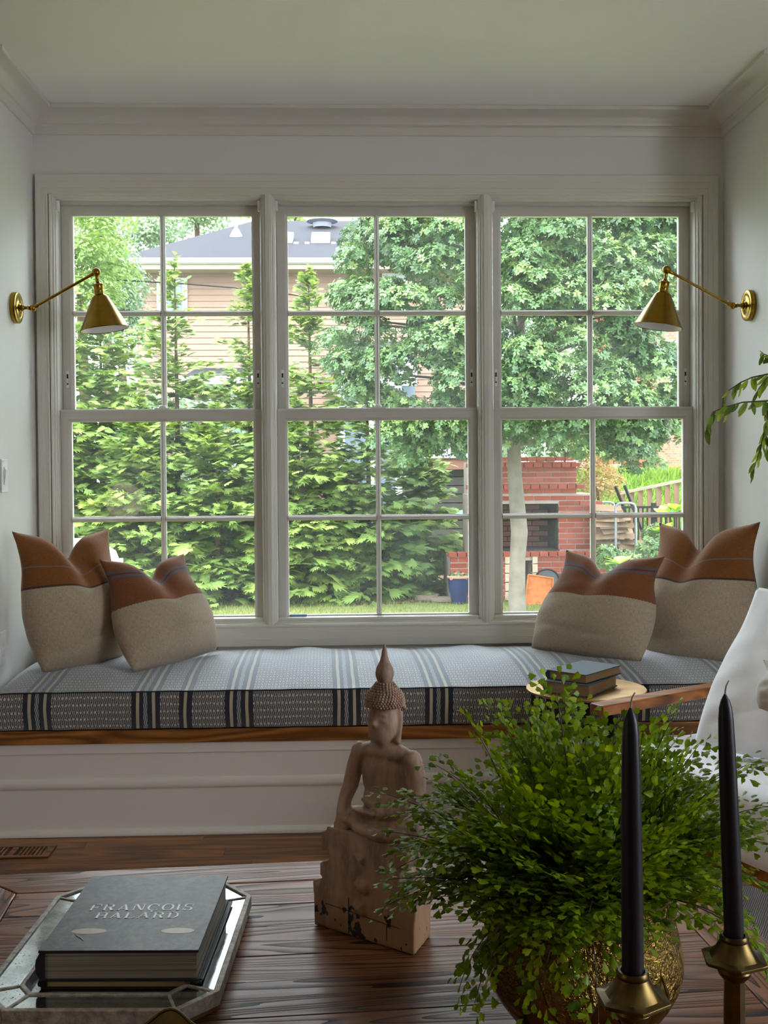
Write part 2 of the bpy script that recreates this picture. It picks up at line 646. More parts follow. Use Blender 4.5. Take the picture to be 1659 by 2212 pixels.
# casing round the triple window (picture frame)
cx0, cx1 = WX[0][0] - .026, WX[2][1] + .026
cz0, cz1 = Z_SILL - .014, Z_TOP + .014
L_, R_, B_, T_ = (cx0 - (XL + .012)), (XR - .028 - cx1), cz0 - .556, 2.492 - cz1
pf = [(0, 0), (0, .018), (.06, .020), (.10, .0195), (.12, .0165), (.30, .0170), (.32, .0195), (.62, .0205), (.64, .0225), (.97, .0235), (1, .021), (1, 0)]
b = MB()
b.ring(cx0, cx1, cz0, cz1, [(o, d) for o, d in pf], W, (L_, R_, B_, T_))
tag(b.build('trim_2', M_TRIM, smooth=30), kind='structure')
# mullion boards between the windows
for i in range(2):
    xa, xb = WX[i][1] + .022, WX[i + 1][0] - .022
    b = MB()
    b.box(xa, xb, W - .0172, W + .16, cz0 - .002, cz1 + .002)
    tag(b.build('trim_%d' % (3 + i), M_TRIM, bevel=.002), kind='structure')

def mesh_of(mb, name, mat):
    me = bpy.data.meshes.new(name)
    me.from_pydata(mb.v, [], mb.f)
    me.update()
    if mat: me.materials.append(mat)
    return me

# sliding-sash windows
yl, yu = W + .045, W + .088            # room faces of lower / upper sash
Z_UG0, Z_UG1 = zavg(883, 874, yu), zavg(468, 463, yu)
Z_UM = zavg(677.5, 673, yu)
Z_MR = zavg(885.5, 878.5, yl)
Z_LG1, Z_LG0 = zavg(911.5, 904, yl), zavg(1331, 1323, yl)
Z_LM = zavg(1123, 1112.5, yl)
def sash(win, name, x0, x1, z0, z1, gx0, gx1, gz0, gz1, yf, zm):
    """stiles and rails as one mesh, then muntins and panes as its pieces"""
    th = .036
    b = MB()
    vs, fs = [], []
    # room face ring with a moulded inner edge
    rects = [(x0, x1, z0, z1, yf + th), (x0, x1, z0, z1, yf), (gx0 - .011, gx1 + .011, gz0 - .011, gz1 + .011, yf), (gx0 - .008, gx1 + .008, gz0 - .008, gz1 + .008, yf + .003),
             (gx0 - .002, gx1 + .002, gz0 - .002, gz1 + .002, yf + .009), (gx0, gx1, gz0, gz1, yf + .012), (gx0, gx1, gz0, gz1, yf + th)]
    for (a, c, e, g, yy) in rects:
        vs += [(a, yy, e), (c, yy, e), (c, yy, g), (a, yy, g)]
    n = len(rects)
    for i in range(n):
        j = (i + 1) % n
        for k in range(4):
            fs.append((i * 4 + k, i * 4 + (k + 1) % 4, j * 4 + (k + 1) % 4, j * 4 + k))
    b.add(vs, fs)
    so = b.build(name, M_SASH, win)
    xm = .5 * (gx0 + gx1)
    mw = .0105
    gy = yf + .017
    def bar(vertical, c, a0, a1):
        pr = [(-mw, gy), (-mw, yf + .010), (-mw * .55, yf + .003), (-mw * .45, yf), (mw * .45, yf), (mw * .55, yf + .003), (mw, yf + .010), (mw, gy + .012), (-mw, gy + .012)]
        m = MB()
        k = len(pr)
        vv = []
        for e in (a0, a1):
            for o, yy in pr:
                vv.append((c + o, yy, e) if vertical else (e, yy, c + o))
        m.add(vv, [(i, (i + 1) % k, k + (i + 1) % k, k + i) for i in range(k)] + [tuple(range(k)), tuple(range(k, 2 * k))])
        return m.build('muntin', M_SASH, so)
    bar(True, xm, gz0, gz1)
    bar(False, zm, gx0, xm - mw)
    bar(False, zm, xm + mw, gx1)
    for (a, c) in ((gx0, xm - mw), (xm + mw, gx1)):
        for (e, g) in ((gz0, zm - mw), (zm + mw, gz1)):
            m = MB()
            m.box(a, c, gy, gy + .004, e, g)
            m.build('pane', M_GLASS, so)
    return so
M_SLOT = plain('latch_slot', lin(30, 28, 26), 0.5)
for i, (x0, x1) in enumerate(WX):
    win = thing('window_%d' % (i + 1), (.5 * (x0 + x1), W, Z_SILL), kind='structure')
    # frame: stepped stops, jambs, sill
    b = MB()
    b.ring(x0, x1, Z_SILL, Z_TOP, [(0, -.18), (0, -.016), (.002, -.012), (.005, -.011), (.006, -.002), (.010, 0), (.013, .001), (.015, .010), (.020, .012), (.022, .013), (.0225, .001), (.030, .001), (.03, -.18)], W, (1, 1, .75, 1))
    b.build('frame', M_TRIM, win)
    b = MB()
    b.add([(x0, W + .016, Z_SILL), (x1, W + .016, Z_SILL), (x1, W + .19, Z_SILL - .02), (x0, W + .19, Z_SILL - .02),
           (x0, W + .016, Z_SILL + .010), (x1, W + .016, Z_SILL + .010), (x1, W + .045, Z_SILL + .012), (x0, W + .045, Z_SILL + .012)],
          [(0, 1, 5, 4), (4, 5, 6, 7), (7, 6, 2, 3), (0, 4, 7, 3), (1, 2, 6, 5), (0, 3, 2, 1)])
    b.build('sill', M_TRIM, win)
    # head stop above the upper sash
    b = MB(); b.box(x0, x1, W + .05, W + .085, Z_TOP - .010, Z_TOP); b.build('head_stop', M_SASH, win)
    gu0, gu1 = x0 + .046, x1 - .042
    gl0, gl1 = x0 + .042, x1 - .038
    us = sash(win, 'upper_sash', x0 + .002, x1 - .002, Z_UG0 - .045, Z_TOP - .006, gu0, gu1, Z_UG0 - .004, Z_UG1, yu, Z_UM)
    ls = sash(win, 'lower_sash', x0 + .001, x1 - .001, Z_SILL + .004, Z_MR, gl0, gl1, Z_LG0, Z_LG1, yl, Z_LM)
    # little cap on the meeting rail and the lock
    b = MB(); b.box(x0 + .001, x1 - .001, yl - .002, yl + .045, Z_MR - .012, Z_MR); b.build('rail_cap', M_SASH, ls, bevel=.0012)
    xm = .5 * (gl0 + gl1)
    b = MB()
    b.box(xm - .032, xm + .032, yl + .006, yl + .032, Z_MR, Z_MR + .006)
    b.lathe([(.016, 0), (.016, .008), (.012, .013), (.004, .015)], 16, Matrix.Translation((xm, yl + .02, Z_MR + .004)))
    b.build('sash_lock', M_PLATE, ls, bevel=.001)
    for xs in (x0 + .021, x1 - .019):
        zc = at_y(350, 819, yu).z
        b = MB()
        b.box(xs - .006, xs + .006, yu - .0025, yu, zc - .036, zc + .036)
        la = b.build('vent_latch', M_PLATE, us, bevel=.0012)
        b = MB(); b.box(xs - .0035, xs + .0035, yu - .0032, yu - .0020, zc - .022, zc + .022); b.build('latch_slot', M_SLOT, us)
        b = MB(); b.box(xs - .003, xs + .003, yu - .007, yu - .003, zc - .016, zc + .004); b.build('latch_tab', M_PLATE, us, bevel=.001)
    for xs, sg in ((x0, 1), (x1, -1)):
        b = MB(); b.box(min(xs, xs + sg * .010), max(xs, xs + sg * .010), W + .018, W + .040, Z_TOP - .045, Z_TOP - .004); b.build('jamb_clip', M_PLATE, win, bevel=.001)
    if i == 1:
        # short strip of blue painter's tape on the bottom rail
        b = MB()
        pa, pb = at_y(626, 1340, yl - .001), at_y(663, 1340, yl - .001)
        b.box(pa.x, pb.x, yl - .0012, yl - .0004, Z_SILL + .010, Z_LG0 + .004)
        b.build('tape_strip', plain('blue_tape', lin(120, 165, 205), .6), ls)

# ================================================================ BUILT-IN WINDOW BENCH
bench = thing('window_bench', (.5 * (XL + XR), 4.15, 0), 'white panelled built-in window bench with an oak seat edge', 'bench')
yb = 3.846
b = MB()
b.box(XL + .001, XR - .001, yb, W - .001, 0, .3285)
b.box(XL + .001, XR - .001, yb - .008, yb, .290, .3285)
b.build('front_panel', M_BENCH, bench, bevel=.003)
b = MB()
pr = [(.0, .166), (.006, .166), (.010, .170), (.013, .178), (.012, .190), (.008, .198), (.003, .202), (0, .203)]
vv = [(e, yb - d, z) for e in (XL + .001, XR - .001) for d, z in pr]
k = len(pr)
b.add(vv, [(i, (i + 1) % k, k + (i + 1) % k, k + i) for i in range(k)] + [tuple(range(k)), tuple(range(k, 2 * k))])
b.build('rail_moulding', M_BENCH, bench, smooth=40)
b = MB()
pr = [(0, .001), (.016, .001), (.018, .008), (.015, .016), (.008, .022), (0, .025)]
vv = [(e, yb - d, z) for e in (XL + .001, XR - .001) for d, z in pr]
k = len(pr)
b.add(vv, [(i, (i + 1) % k, k + (i + 1) % k, k + i) for i in range(k)] + [tuple(range(k)), tuple(range(k, 2 * k))])
b.build('base_shoe', M_BENCH, bench, smooth=40)
b = MB(); b.box(XL + .001, XR - .001, 3.822, W - .001, .329, .377)
b.build('seat_board', M_OAK, bench, bevel=.004)

# ---------------------------------------------------------------- cushion fabric
def ticking_mat():
    k = NT('striped_woven_fabric', (0.2, 0.2, 0.22, 1), 0.85, 0, 0.2)
    k.b.inputs['Sheen Weight'].default_value = 0.9
    k.b.inputs['Sheen Tint'].default_value = (.86, .92, 1, 1)
    k.b.inputs['Sheen Roughness'].default_value = 0.55
    tc = k.n('ShaderNodeTexCoord')
    sp = k.n('ShaderNodeSeparateXYZ')
    k.l(tc.outputs['UV'], sp.inputs[0])           # uv in metres: u along the bench, v over front and top
    u, v = sp.outputs['X'], sp.outputs['Y']
    wob = k.math('MULTIPLY', k.math('SUBTRACT', k.noise(tc.outputs['UV'], 5.0, 2), .5), .012)
    t = k.math('FRACT', k.math('DIVIDE', k.math('ADD', k.math('SUBTRACT', u, CUSH_U0), wob), .70))
    N, C, G = lin(24, 28, 38), lin(176, 166, 142), lin(92, 96, 102)
    P = (0, 0, 0, 0)
    def grp(x, seq):
        out = []
        for w, c in seq:
            out.append((x / .70, c))
            x += w
        out.append((x / .70, None))
        return out
    wide = [(.016, N), (.011, C), (.015, N), (.014, G), (.015, N), (.011, C), (.016, N)]
    nar = [(.017, N), (.011, C), (.017, N)]
    stops = [(0.0, None)] + grp(.02, wide) + grp(.185, nar) + grp(.345, wide)
    # weave of the plain ground: slanted stitches in rows, with rows of small dots
    nzw = k.noise(tc.outputs['UV'], 170, 2, .6)
    a_ = k.math('ADD', k.math('MULTIPLY', u, 150), k.math('MULTIPLY', k.math('PINGPONG', k.math('MULTIPLY', v, 48), 1.0), .9))
    hatch = k.math('MULTIPLY', k.math('ABSOLUTE', k.math('SUBTRACT', k.math('FRACT', a_), .5)), 2.0)
    wv = k.math('ADD', k.math('MULTIPLY', hatch, .7), k.math('MULTIPLY', nzw, .5))
    du = k.math('SUBTRACT', k.math('FRACT', k.math('MULTIPLY', u, 80)), .5)
    dv = k.math('SUBTRACT', k.math('FRACT', k.math('MULTIPLY', v, 40)), .5)
    dd = k.math('ADD', k.math('MULTIPLY', du, du), k.math('MULTIPLY', k.math('MULTIPLY', dv, dv), 1.6))
    dot = k.math('MULTIPLY', k.math('LESS_THAN', dd, .06), k.math('GREATER_THAN', nzw, .46))
    ground = k.ramp(wv, [(.36, lin(30, 30, 34)), (.84, lin(158, 154, 150))])
    ground = k.mix(dot, ground, lin(206, 198, 190))
    thread = k.ramp(hatch, [(.2, lin(60, 64, 70)), (.8, lin(165, 165, 165))])
    cr = k.ramp(t, [(p, (c if c else (0, 0, 0, 1))) for p, c in stops], 'CONSTANT')
    msk = k.ramp(t, [(p, ((1, 1, 1, 1) if c else (0, 0, 0, 1))) for p, c in stops], 'CONSTANT')
    isg = k.ramp(t, [(p, ((1, 1, 1, 1) if c is G else (0, 0, 0, 1))) for p, c in stops], 'CONSTANT')
    stripe = k.mix(isg, cr, thread)
    k.col(k.mix(msk, ground, stripe))
    k.bump(k.math('ADD', wv, dot), .25, .0012)
    return k.m
# phase so that a wide stripe group sits at px ~313 on the front face
CUSH_U0 = at_y(284, 1530, 3.815).x - .02
M_TICK = ticking_mat()
cx0_, cx1_ = XL + .003, XR - .003
yc0, yc1, zc0 = 3.812, 4.462, .3785
NXC, NT_ = 150, 26
b = MB(); b.uv = []
vs, fs = [], []
rs = np.random.RandomState(3)
ph = rs.rand(8) * 6.28
def waves(x):
    return .004 * math.sin(9 * x + ph[0]) + .003 * math.sin(21 * x + ph[1]) + .002 * math.sin(37 * x + ph[2])
# section (s from front bottom over the top to the back bottom)
sec = []
for i in range(7):
    t = i / 6
    sec.append((-.012 * math.sin(PI * t) * 1.0, zc0 + .006 + t * (.512 - zc0 - .006), 0))
for i in range(1, 19):
    t = i / 18
    zz = .512 + .052 * math.sin(min(1, t * 1.5) * PI / 2) - (.016 * max(0, (t - .72) / .28) ** 2)
    sec.append((t * (yc1 - yc0), zz, t))
for i in range(1, 4):
    t = i / 3
    sec.append((yc1 - yc0 + .006 * math.sin(PI * t), .548 - t * (.548 - zc0 - .004), 1))
NS = len(sec)
vlen = [0]
for a, c in zip(sec[:-1], sec[1:]):
    vlen.append(vlen[-1] + math.hypot(c[0] - a[0], c[1] - a[1]))
for i in range(NXC + 1):
    x = cx0_ + (cx1_ - cx0_) * i / NXC
    ed = min(x - cx0_, cx1_ - x)
    sq = 1 - .30 * math.exp(-ed / .05)
    for j, (dy, z, t) in enumerate(sec):
        zz = zc0 + (z - zc0) * (sq if t > 0.02 else 1 - .05 * math.exp(-ed / .05))
        if t > 0:
            zz += waves(x) * (.25 + .9 * t) * (1 if t < 1 else 0)
        yy = yc0 + dy + (.0025 * math.sin(26 * x + ph[4]) + .0015 * math.sin(57 * x + ph[5])) * (1 if 0.0 <= t < .05 else .2)
        vs.append((x, yy, zz))
        b.uv.append((x + .05 * t * math.sin(1.1 * x + .4), vlen[j]))
for i in range(NXC):
    for j in range(NS - 1):
        a = i * NS + j
        fs.append((a, a + 1, a + NS + 1, a + NS))
fs.append(tuple(range(NS))); fs.append(tuple(NXC * NS + j for j in range(NS)))
fs.append(tuple([i * NS for i in range(NXC + 1)] + [i * NS + NS - 1 for i in range(NXC, -1, -1)]))
b.add(vs, fs)
cushion = b.build('seat_cushion', M_TICK, smooth=50)
tag(cushion, 'long grey woven seat cushion with navy and cream stripes on the window bench', 'cushion')
b = MB()
b.tube([(cx0_ + (cx1_ - cx0_) * i / NXC, vs[i * NS + 6][1] - .001, vs[i * NS + 6][2] + .0015) for i in range(NXC + 1)], .0028, 6)
b.build('piping', plain('navy_piping', lin(34, 38, 48), .8), cushion)
# ================================================================ WALL FITTINGS
p = at_x(7.5, 1028, XL)
sw = thing('light_switch', p, 'white rocker light switch plate on the left wall', 'light switch')
b = MB(); b.box(XL, XL + .006, p.y - .036, p.y + .036, p.z - .062, p.z + .062); b.build('plate', M_PLATE, sw, bevel=.003)
b = MB(); b.box(XL + .006, XL + .009, p.y - .016, p.y + .016, p.z - .033, p.z + .033)
b.add([(XL + .009, p.y - .015, p.z - .032), (XL + .009, p.y + .015, p.z - .032), (XL + .009, p.y + .015, p.z + .032), (XL + .009, p.y - .015, p.z + .032), (XL + .014, p.y - .015, p.z + .02), (XL + .014, p.y + .015, p.z + .02)],
      [(0, 1, 5, 4), (4, 5, 2, 3), (0, 4, 3), (1, 2, 5), (0, 3, 2, 1)])
b.build('rocker', M_PLATE, sw, bevel=.001)
p = at_x(4, 1398, XL)
ol = thing('wall_outlet', p, 'white electrical outlet low on the left wall above the cushion', 'outlet')
b = MB(); b.box(XL, XL + .006, p.y - .036, p.y + .036, p.z - .058, p.z + .058); b.build('plate', M_PLATE, ol, bevel=.003)
for dz in (-.02, .02):
    b = MB(); b.lathe([(.016, 0), (.016, .003), (.014, .004)], 20, Matrix.Translation((XL + .006, p.y, p.z + dz)) @ Matrix.Rotation(PI / 2, 4, 'Y')); b.build('socket', M_PLATE, ol)

p0 = at_z(52, 1842, 0)
vent = thing('floor_vent', (p0.x - .03, p0.y, 0), 'slotted oak floor register set in the floor below the bench', 'vent')
vx0, vx1, vy0, vy1 = p0.x - .24, p0.x + .095, p0.y - .058, p0.y + .058
b = MB()
b.box(vx0, vx1, vy0, vy1, .0002, .003)
b.build('tray', M_SLOT, vent)
b = MB()
b.box(vx0, vx1, vy0, vy0 + .018, .001, .006); b.box(vx0, vx1, vy1 - .018, vy1, .001, .006)
b.box(vx0, vx0 + .02, vy0 + .018, vy1 - .018, .001, .006); b.box(vx1 - .02, vx1, vy0 + .018, vy1 - .018, .001, .006)
b.box(vx1 - .142, vx1 - .122, vy0 + .018, vy1 - .018, .001, .006)
b.build('frame', M_OAK, vent, bevel=.0015)
sm = MB(); sm.box(-.0032, .0032, vy0 + .016 - p0.y, vy1 - .016 - p0.y, .001, .0055)
sme = mesh_of(sm, 'slat', M_OAK)
x = vx0 + .028
while x < vx1 - .022:
    if not (vx1 - .150 < x < vx1 - .114):
        piece('slat', sme, vent, (x, p0.y, 0))
    x += .0135

# ---------------------------------------------------------------- wall lamps
M_SHADE_IN = plain('shade_enamel', (0.85, 0.85, 0.87, 1), 0.35, 0, 0.5, 0.01)
def axis_matrix(origin, axis):
    q = Vector(axis).normalized().to_track_quat('Z', 'Y')
    return Matrix.Translation(origin) @ q.to_matrix().to_4x4()
def sconce(plate_px, knuckle_px, ball_px, base_px, xw, sgn, label):
    pl = at_x(*plate_px, xw)
    t = thing('wall_sconce', pl, label, 'lamp', 'brass swing-arm wall lamps')
    Mw = axis_matrix(pl, (sgn, 0, 0))
    b = MB(); b.lathe([(.0595, 0), (.0600, .002), (.0600, .016), (.0585, .019), (.055, .0205), (.040, .0208), (.039, .0200), (.026, .0203), (.025, .0210), (.0, .0212)], 48, Mw, cap=False); b.build('backplate', M_BRASS, t, smooth=40)
    b = MB()
    b.lathe([(.016, .020), (.017, .024), (.012, .028), (.013, .033), (.010, .036), (.0065, .040), (.006, .052), (.009, .054), (.009, .058), (.006, .060)], 20, Mw)
    b.build('stem', M_BRASS, t, smooth=40)
    kn = pl + Vector((sgn * .072, 0, -.001))
    b = MB(); b.ball(kn, .0135, 18, 12)
    b.tube([kn + Vector((0, -.016, 0)), kn + Vector((0, .016, 0))], .0055, 12); b.build('knuckle', M_BRASS, t, smooth=60)
    bl = at_y(*ball_px, kn.y)
    d = (bl - kn).normalized()
    b = MB(); b.tube([kn, kn + d * .024], .0085, 14); b.tube([kn + d * .024, bl - d * .026], .0055, 14); b.tube([bl - d * .028, bl - d * .006], [.0062, .0085], 14); b.build('arm', M_BRASS, t, smooth=50)
    b = MB(); b.ball(bl, .0165, 20, 14); b.tube([bl + Vector((0, -.018, 0)), bl + Vector((0, .018, 0))], .006, 12); b.build('elbow_ball', M_BRASS, t, smooth=60)
    bc = at_y(*base_px, kn.y)
    ax = (bc - bl).normalized()
    L = (bc - bl).length
    Ms = axis_matrix(bl, ax)
    b = MB(); b.lathe([(.006, .012), (.0075, .020), (.006, .024), (.0055, .034), (.008, .038), (.011, .042), (.0195, .046), (.0205, .050), (.0185, .053), (.0175, .072), (.0185, .074), (.0175, .078), (.0182, .082), (.0175, .088), (.0185, .094)], 28, Ms); b.build('socket_cup', M_BRASS, t, smooth=40)
    r1 = .0925
    b = MB(); b.lathe([(.018, .086), (.024, .090), (.0315, .097), (r1 - .001, L - .002), (r1 + .001, L), (r1, L + .0025), (r1 - .002, L + .001)], 64, Ms, cap=False); sh = b.build('shade', M_BRASS, t, smooth=40)
    b = MB(); b.lathe([(.0, .098), (.028, .099), (r1 - .0035, L + .0005)], 64, Ms, cap=False); b.build('shade_liner', M_SHADE_IN, t, smooth=40)
    b = MB(); b.lathe([(.012, .098), (.013, .120), (.022, .140), (.027, .160), (.022, .178), (.0, .186)], 20, Ms, cap=False); b.build('bulb', plain('frosted_bulb', (.85, .85, .85, 1), .4), t, smooth=60)
    return t
sconce((30, 665), (62, 663), (208, 588), (226, 711), XL, 1, 'brass cone wall lamp on the left side wall')
sconce((1622, 660), (1597, 660), (1440, 583), (1421.5, 705), XR, -1, 'brass cone wall lamp on the right side wall')

# ================================================================ PILLOWS
def pillow_mat(name, brown1, brown2, split, lines):
    """rust wool above, natural linen below; `lines` are woven stripes (v0, v1, colour)"""
    k = NT(name, brown1, 0.9, 0, 0.15)
    k.b.inputs['Sheen Weight'].default_value = 0.25
    tc = k.n('ShaderNodeTexCoord')
    sp = k.n('ShaderNodeSeparateXYZ')
    k.l(tc.outputs['UV'], sp.inputs[0])
    mp = k.n('ShaderNodeMapping'); mp.inputs['Scale'].default_value = (40, 220, 1)
    k.l(tc.outputs['UV'], mp.inputs[0])
    thr = k.noise(mp.outputs[0], 1.0, 3, .6)
    mp2 = k.n('ShaderNodeMapping'); mp2.inputs['Scale'].default_value = (260, 30, 1)
    k.l(tc.outputs['UV'], mp2.inputs[0])
    thr2 = k.noise(mp2.outputs[0], 1.0, 2, .6)
    wool = k.ramp(thr, [(.3, brown1), (.75, brown2)])
    linen = k.ramp(k.math('MULTIPLY', k.math('ADD', thr, thr2), .5), [(.35, lin(158, 142, 122)), (.65, lin(196, 180, 158))])
    zig = k.math('MULTIPLY', k.math('SUBTRACT', k.math('PINGPONG', k.math('MULTIPLY', sp.outputs['X'], 90), 1), .5), .006)
    v = k.math('ADD', sp.outputs['Y'], zig)
    c = k.mix(k.math('GREATER_THAN', v, split), linen, wool)
    for v0, v1, col in lines:
        msk = k.math('MULTIPLY', k.math('GREATER_THAN', sp.outputs['Y'], v0), k.math('LESS_THAN', sp.outputs['Y'], v1))
        c = k.mix(k.math('MULTIPLY', msk, .85), c, col)
    k.col(c)
    k.bump(k.math('ADD', thr, thr2), .18, .002)
    return k.m
M_PIL_BIG = pillow_mat('rust_linen_large', lin(112, 68, 32), lin(146, 94, 50), .585, [(.735, .744, lin(120, 112, 118)), (.581, .597, lin(58, 50, 54))])
M_PIL_SMALL = pillow_mat('rust_linen_small', lin(108, 64, 36), lin(144, 92, 58), .53, [(.80, .825, lin(84, 92, 112)), (.83, .845, lin(110, 56, 44)), (.85, .875, lin(84, 92, 112))])

def pillow(name, TL, TR, BR, BL, thick, mat, label, chop=.05, face=None, seed=0, split_bulge=.0, group=None, pinch=.055):
    TL, TR, BR, BL = map(Vector, (TL, TR, BR, BL))
    N = 40
    rs = np.random.RandomState(seed)
    ph = rs.rand(6) * 6.28
    nrm = ((TR - BL).cross(TL - BR)).normalized()
    if nrm.y > 0: nrm = -nrm
    if face is not None: nrm = Vector(face).normalized()
    wv = (TR - TL + BR - BL) * .5
    hv = (TL - BL + TR - BR) * .5
    vs, fs, uv = [], [], []
    for side in (1, -1):
        for j in range(N + 1):
            for i in range(N + 1):
                u, v = i / N, j / N
                p = (BL * (1 - u) + BR * u) * (1 - v) + (TL * (1 - u) + TR * u) * v
                cu, cv = 2 * u - 1, 2 * v - 1
                pin = pinch
                belly = math.sin(PI * min(1, v * 1.08)) * (1.25 - 1.1 * v)          # sides swell low down and draw in under the top corners
                p = p + wv * cu * (.055 * belly - pin * 1.1 * math.exp(-((v - .74) / .20) ** 2)) - hv * cv * pin * (1 - cu * cu) * (1.0 if v > .5 else -.35)
                e = max(0.0, (1 - abs(cu) ** 2.0) * (1 - abs(cv) ** 2.2))
                t = thick * e ** .60
                low = 1.15 + .25 * (1 - v) - .30 * v
                dent = math.exp(-((u - .47 - .05 * math.sin(ph[0])) / .13) ** 2) * max(0, v) ** 3
                p = p - hv.normalized() * chop * dent * 1.5
                wr = .0035 * math.sin(14 * u + 9 * v + ph[1]) * math.sin(7 * v - 3 * u + ph[2]) + .0025 * math.sin(31 * v - 12 * u + ph[3]) * (1 - v)
                crease = .010 * math.exp(-((v - .16 - .10 * u + .05 * math.sin(5 * u + ph[4])) / .025) ** 2) * math.sin(PI * u)
                q = p + nrm * side * (t * low * (1 - .55 * dent) + (wr - crease) * min(1, e * 6))
                vs.append(q)
                uv.append((u, v))
    M = (N + 1) ** 2
    for s_ in range(2):
        for j in range(N):
            for i in range(N):
                a = s_ * M + j * (N + 1) + i
                fs.append((a, a + 1, a + N + 2, a + N + 1))
    b = MB(); b.uv = uv
    b.add(vs, fs)
    o = b.build(name, mat, smooth=180)
    me = o.data
    bm = bmesh.new(); bm.from_mesh(me)
    bmesh.ops.remove_doubles(bm, verts=bm.verts, dist=.0004)
    bmesh.ops.recalc_face_normals(bm, faces=bm.faces)
    bm.to_mesh(me); bm.free()
    return o
def py(px, py_, Y): return at_y(px, py_, Y)
# large left: in the corner against the left wall
o = pillow('throw_pillow', at_x(23, 1148, -1.225), py(237, 1142, 4.36), py(266, 1425, 4.27), py(92, 1452, 4.00), .125, M_PIL_BIG, '', .055, seed=1)
tag(o, 'large rust and beige pillow in the left corner of the bench', 'pillow', 'rust and linen pillows on the window bench')
o = pillow('throw_pillow', py(211, 1208, 4.10), py(399, 1196, 4.34), py(471, 1402, 4.30), py(288, 1452, 3.97), .110, M_PIL_SMALL, '', .05, seed=2)
tag(o, 'smaller rust and beige pillow with blue stripes leaning at the left', 'pillow', 'rust and linen pillows on the window bench')
o = pillow('throw_pillow', py(1422, 1130, 4.40), at_x(1645, 1127, 1.545), py(1612, 1436, 4.02), py(1388, 1426, 4.28), .125, M_PIL_BIG, '', .055, seed=3)
tag(o, 'large rust and beige pillow in the right corner of the bench', 'pillow', 'rust and linen pillows on the window bench')
o = pillow('throw_pillow', py(1221, 1188, 4.36), py(1439, 1201, 4.12), py(1384, 1428, 4.03), py(1148, 1400, 4.30), .110, M_PIL_SMALL, '', .045, seed=4)
tag(o, 'smaller rust and beige pillow with blue stripes leaning at the right', 'pillow', 'rust and linen pillows on the window bench')

# ================================================================ COFFEE TABLE
ZT = .42
TA = math.radians(4.0)
tdir = Vector((math.cos(TA), math.sin(TA), 0)); tnor = Vector((-math.sin(TA), math.cos(TA), 0))
tb = at_z(725, 1857, ZT)                         # point on the back edge
to_ = at_z(1630, 2006, ZT)                       # point on the right outer edge
xr = (to_ - tb).dot(tdir)
corner = tb + tdir * xr                           # back right corner
TMAT = Matrix.Translation((corner.x, corner.y, 0)) @ Matrix.Rotation(TA, 4, 'Z')
TW, TD, BW = 1.535, 1.40, .112
table = thing('coffee_table', TMAT @ Vector((-TW / 2, -TD / 2, 0)), 'large brown brushed-pine coffee table with mitred border boards', 'table')
def tbl(mb, name, mat, bevel=.002):
    o = mb.build(name, mat, None, bevel=bevel)
    o.matrix_world = TMAT
    o.matrix_basis = TMAT
    put(o, table)
    return o
th = .045
# border boards with mitred ends
def border(poly, mat):
    m = MB(); m.prism(poly, ZT - th, ZT); return tbl(m, 'border_board', mat, .003)
g = .0008
border([(-TW + g, 0), (-g, 0), (-BW - g, -BW + g), (-TW + BW + g, -BW + g)], M_TABLE)
border([(-TW + g, -TD), (-TW + BW + g, -TD + BW - g), (-BW - g, -TD + BW - g), (-g, -TD)], M_TABLE)
border([(0, -g), (0, -TD + g), (-BW + g, -TD + BW + g), (-BW + g, -BW - g)], M_TABLEY)
border([(-TW, -g), (-TW + BW - g, -BW - g), (-TW + BW - g, -TD + BW + g), (-TW, -TD + g)], M_TABLEY)
yy = -BW - g
i = 0
widths = [.118, .104, .124, .098, .121, .110, .116, .108, .120, .105, .115]
while yy > -TD + BW + .005:
    w_ = min(widths[i % len(widths)], yy - (-TD + BW + g))
    if w_ < .02: break
    m = MB(); m.box(-TW + BW + g, -BW - g, yy - w_ + .0005, yy - .0005, ZT - th, ZT - .0006 - .0006 * (i % 2))
    tbl(m, 'plank', M_TABLE, .0012)
    yy -= w_
    i += 1
m = MB()
m.box(-TW + .06, -.06, -.10, -.06, ZT - th - .075, ZT - th); m.box(-TW + .06, -.06, -TD + .06, -TD + .10, ZT - th - .075, ZT - th)
m.box(-TW + .06, -TW + .10, -TD + .10, -.10, ZT - th - .075, ZT - th); m.box(-.10, -.06, -TD + .10, -.10, ZT - th - .075, ZT - th)
tbl(m, 'apron', M_TABLE, .003)
for lx in (-TW + .095, -.095):
    for ly in (-TD + .095, -.095):
        m = MB(); m.box(lx - .045, lx + .045, ly - .045, ly + .045, .0005, ZT - th); tbl(m, 'leg', M_TABLEY, .004)

# ================================================================ MIRRORED TRAY AND BOOKS
ZTR = ZT + .034
oct_px = [(98, 1935), (168, 1906), (476, 1911), (529, 1931), (501, 2137), (390, 2186), (42, 2184), (-6, 2140)]
octo = [at_z(x, y, ZTR) for x, y in oct_px]
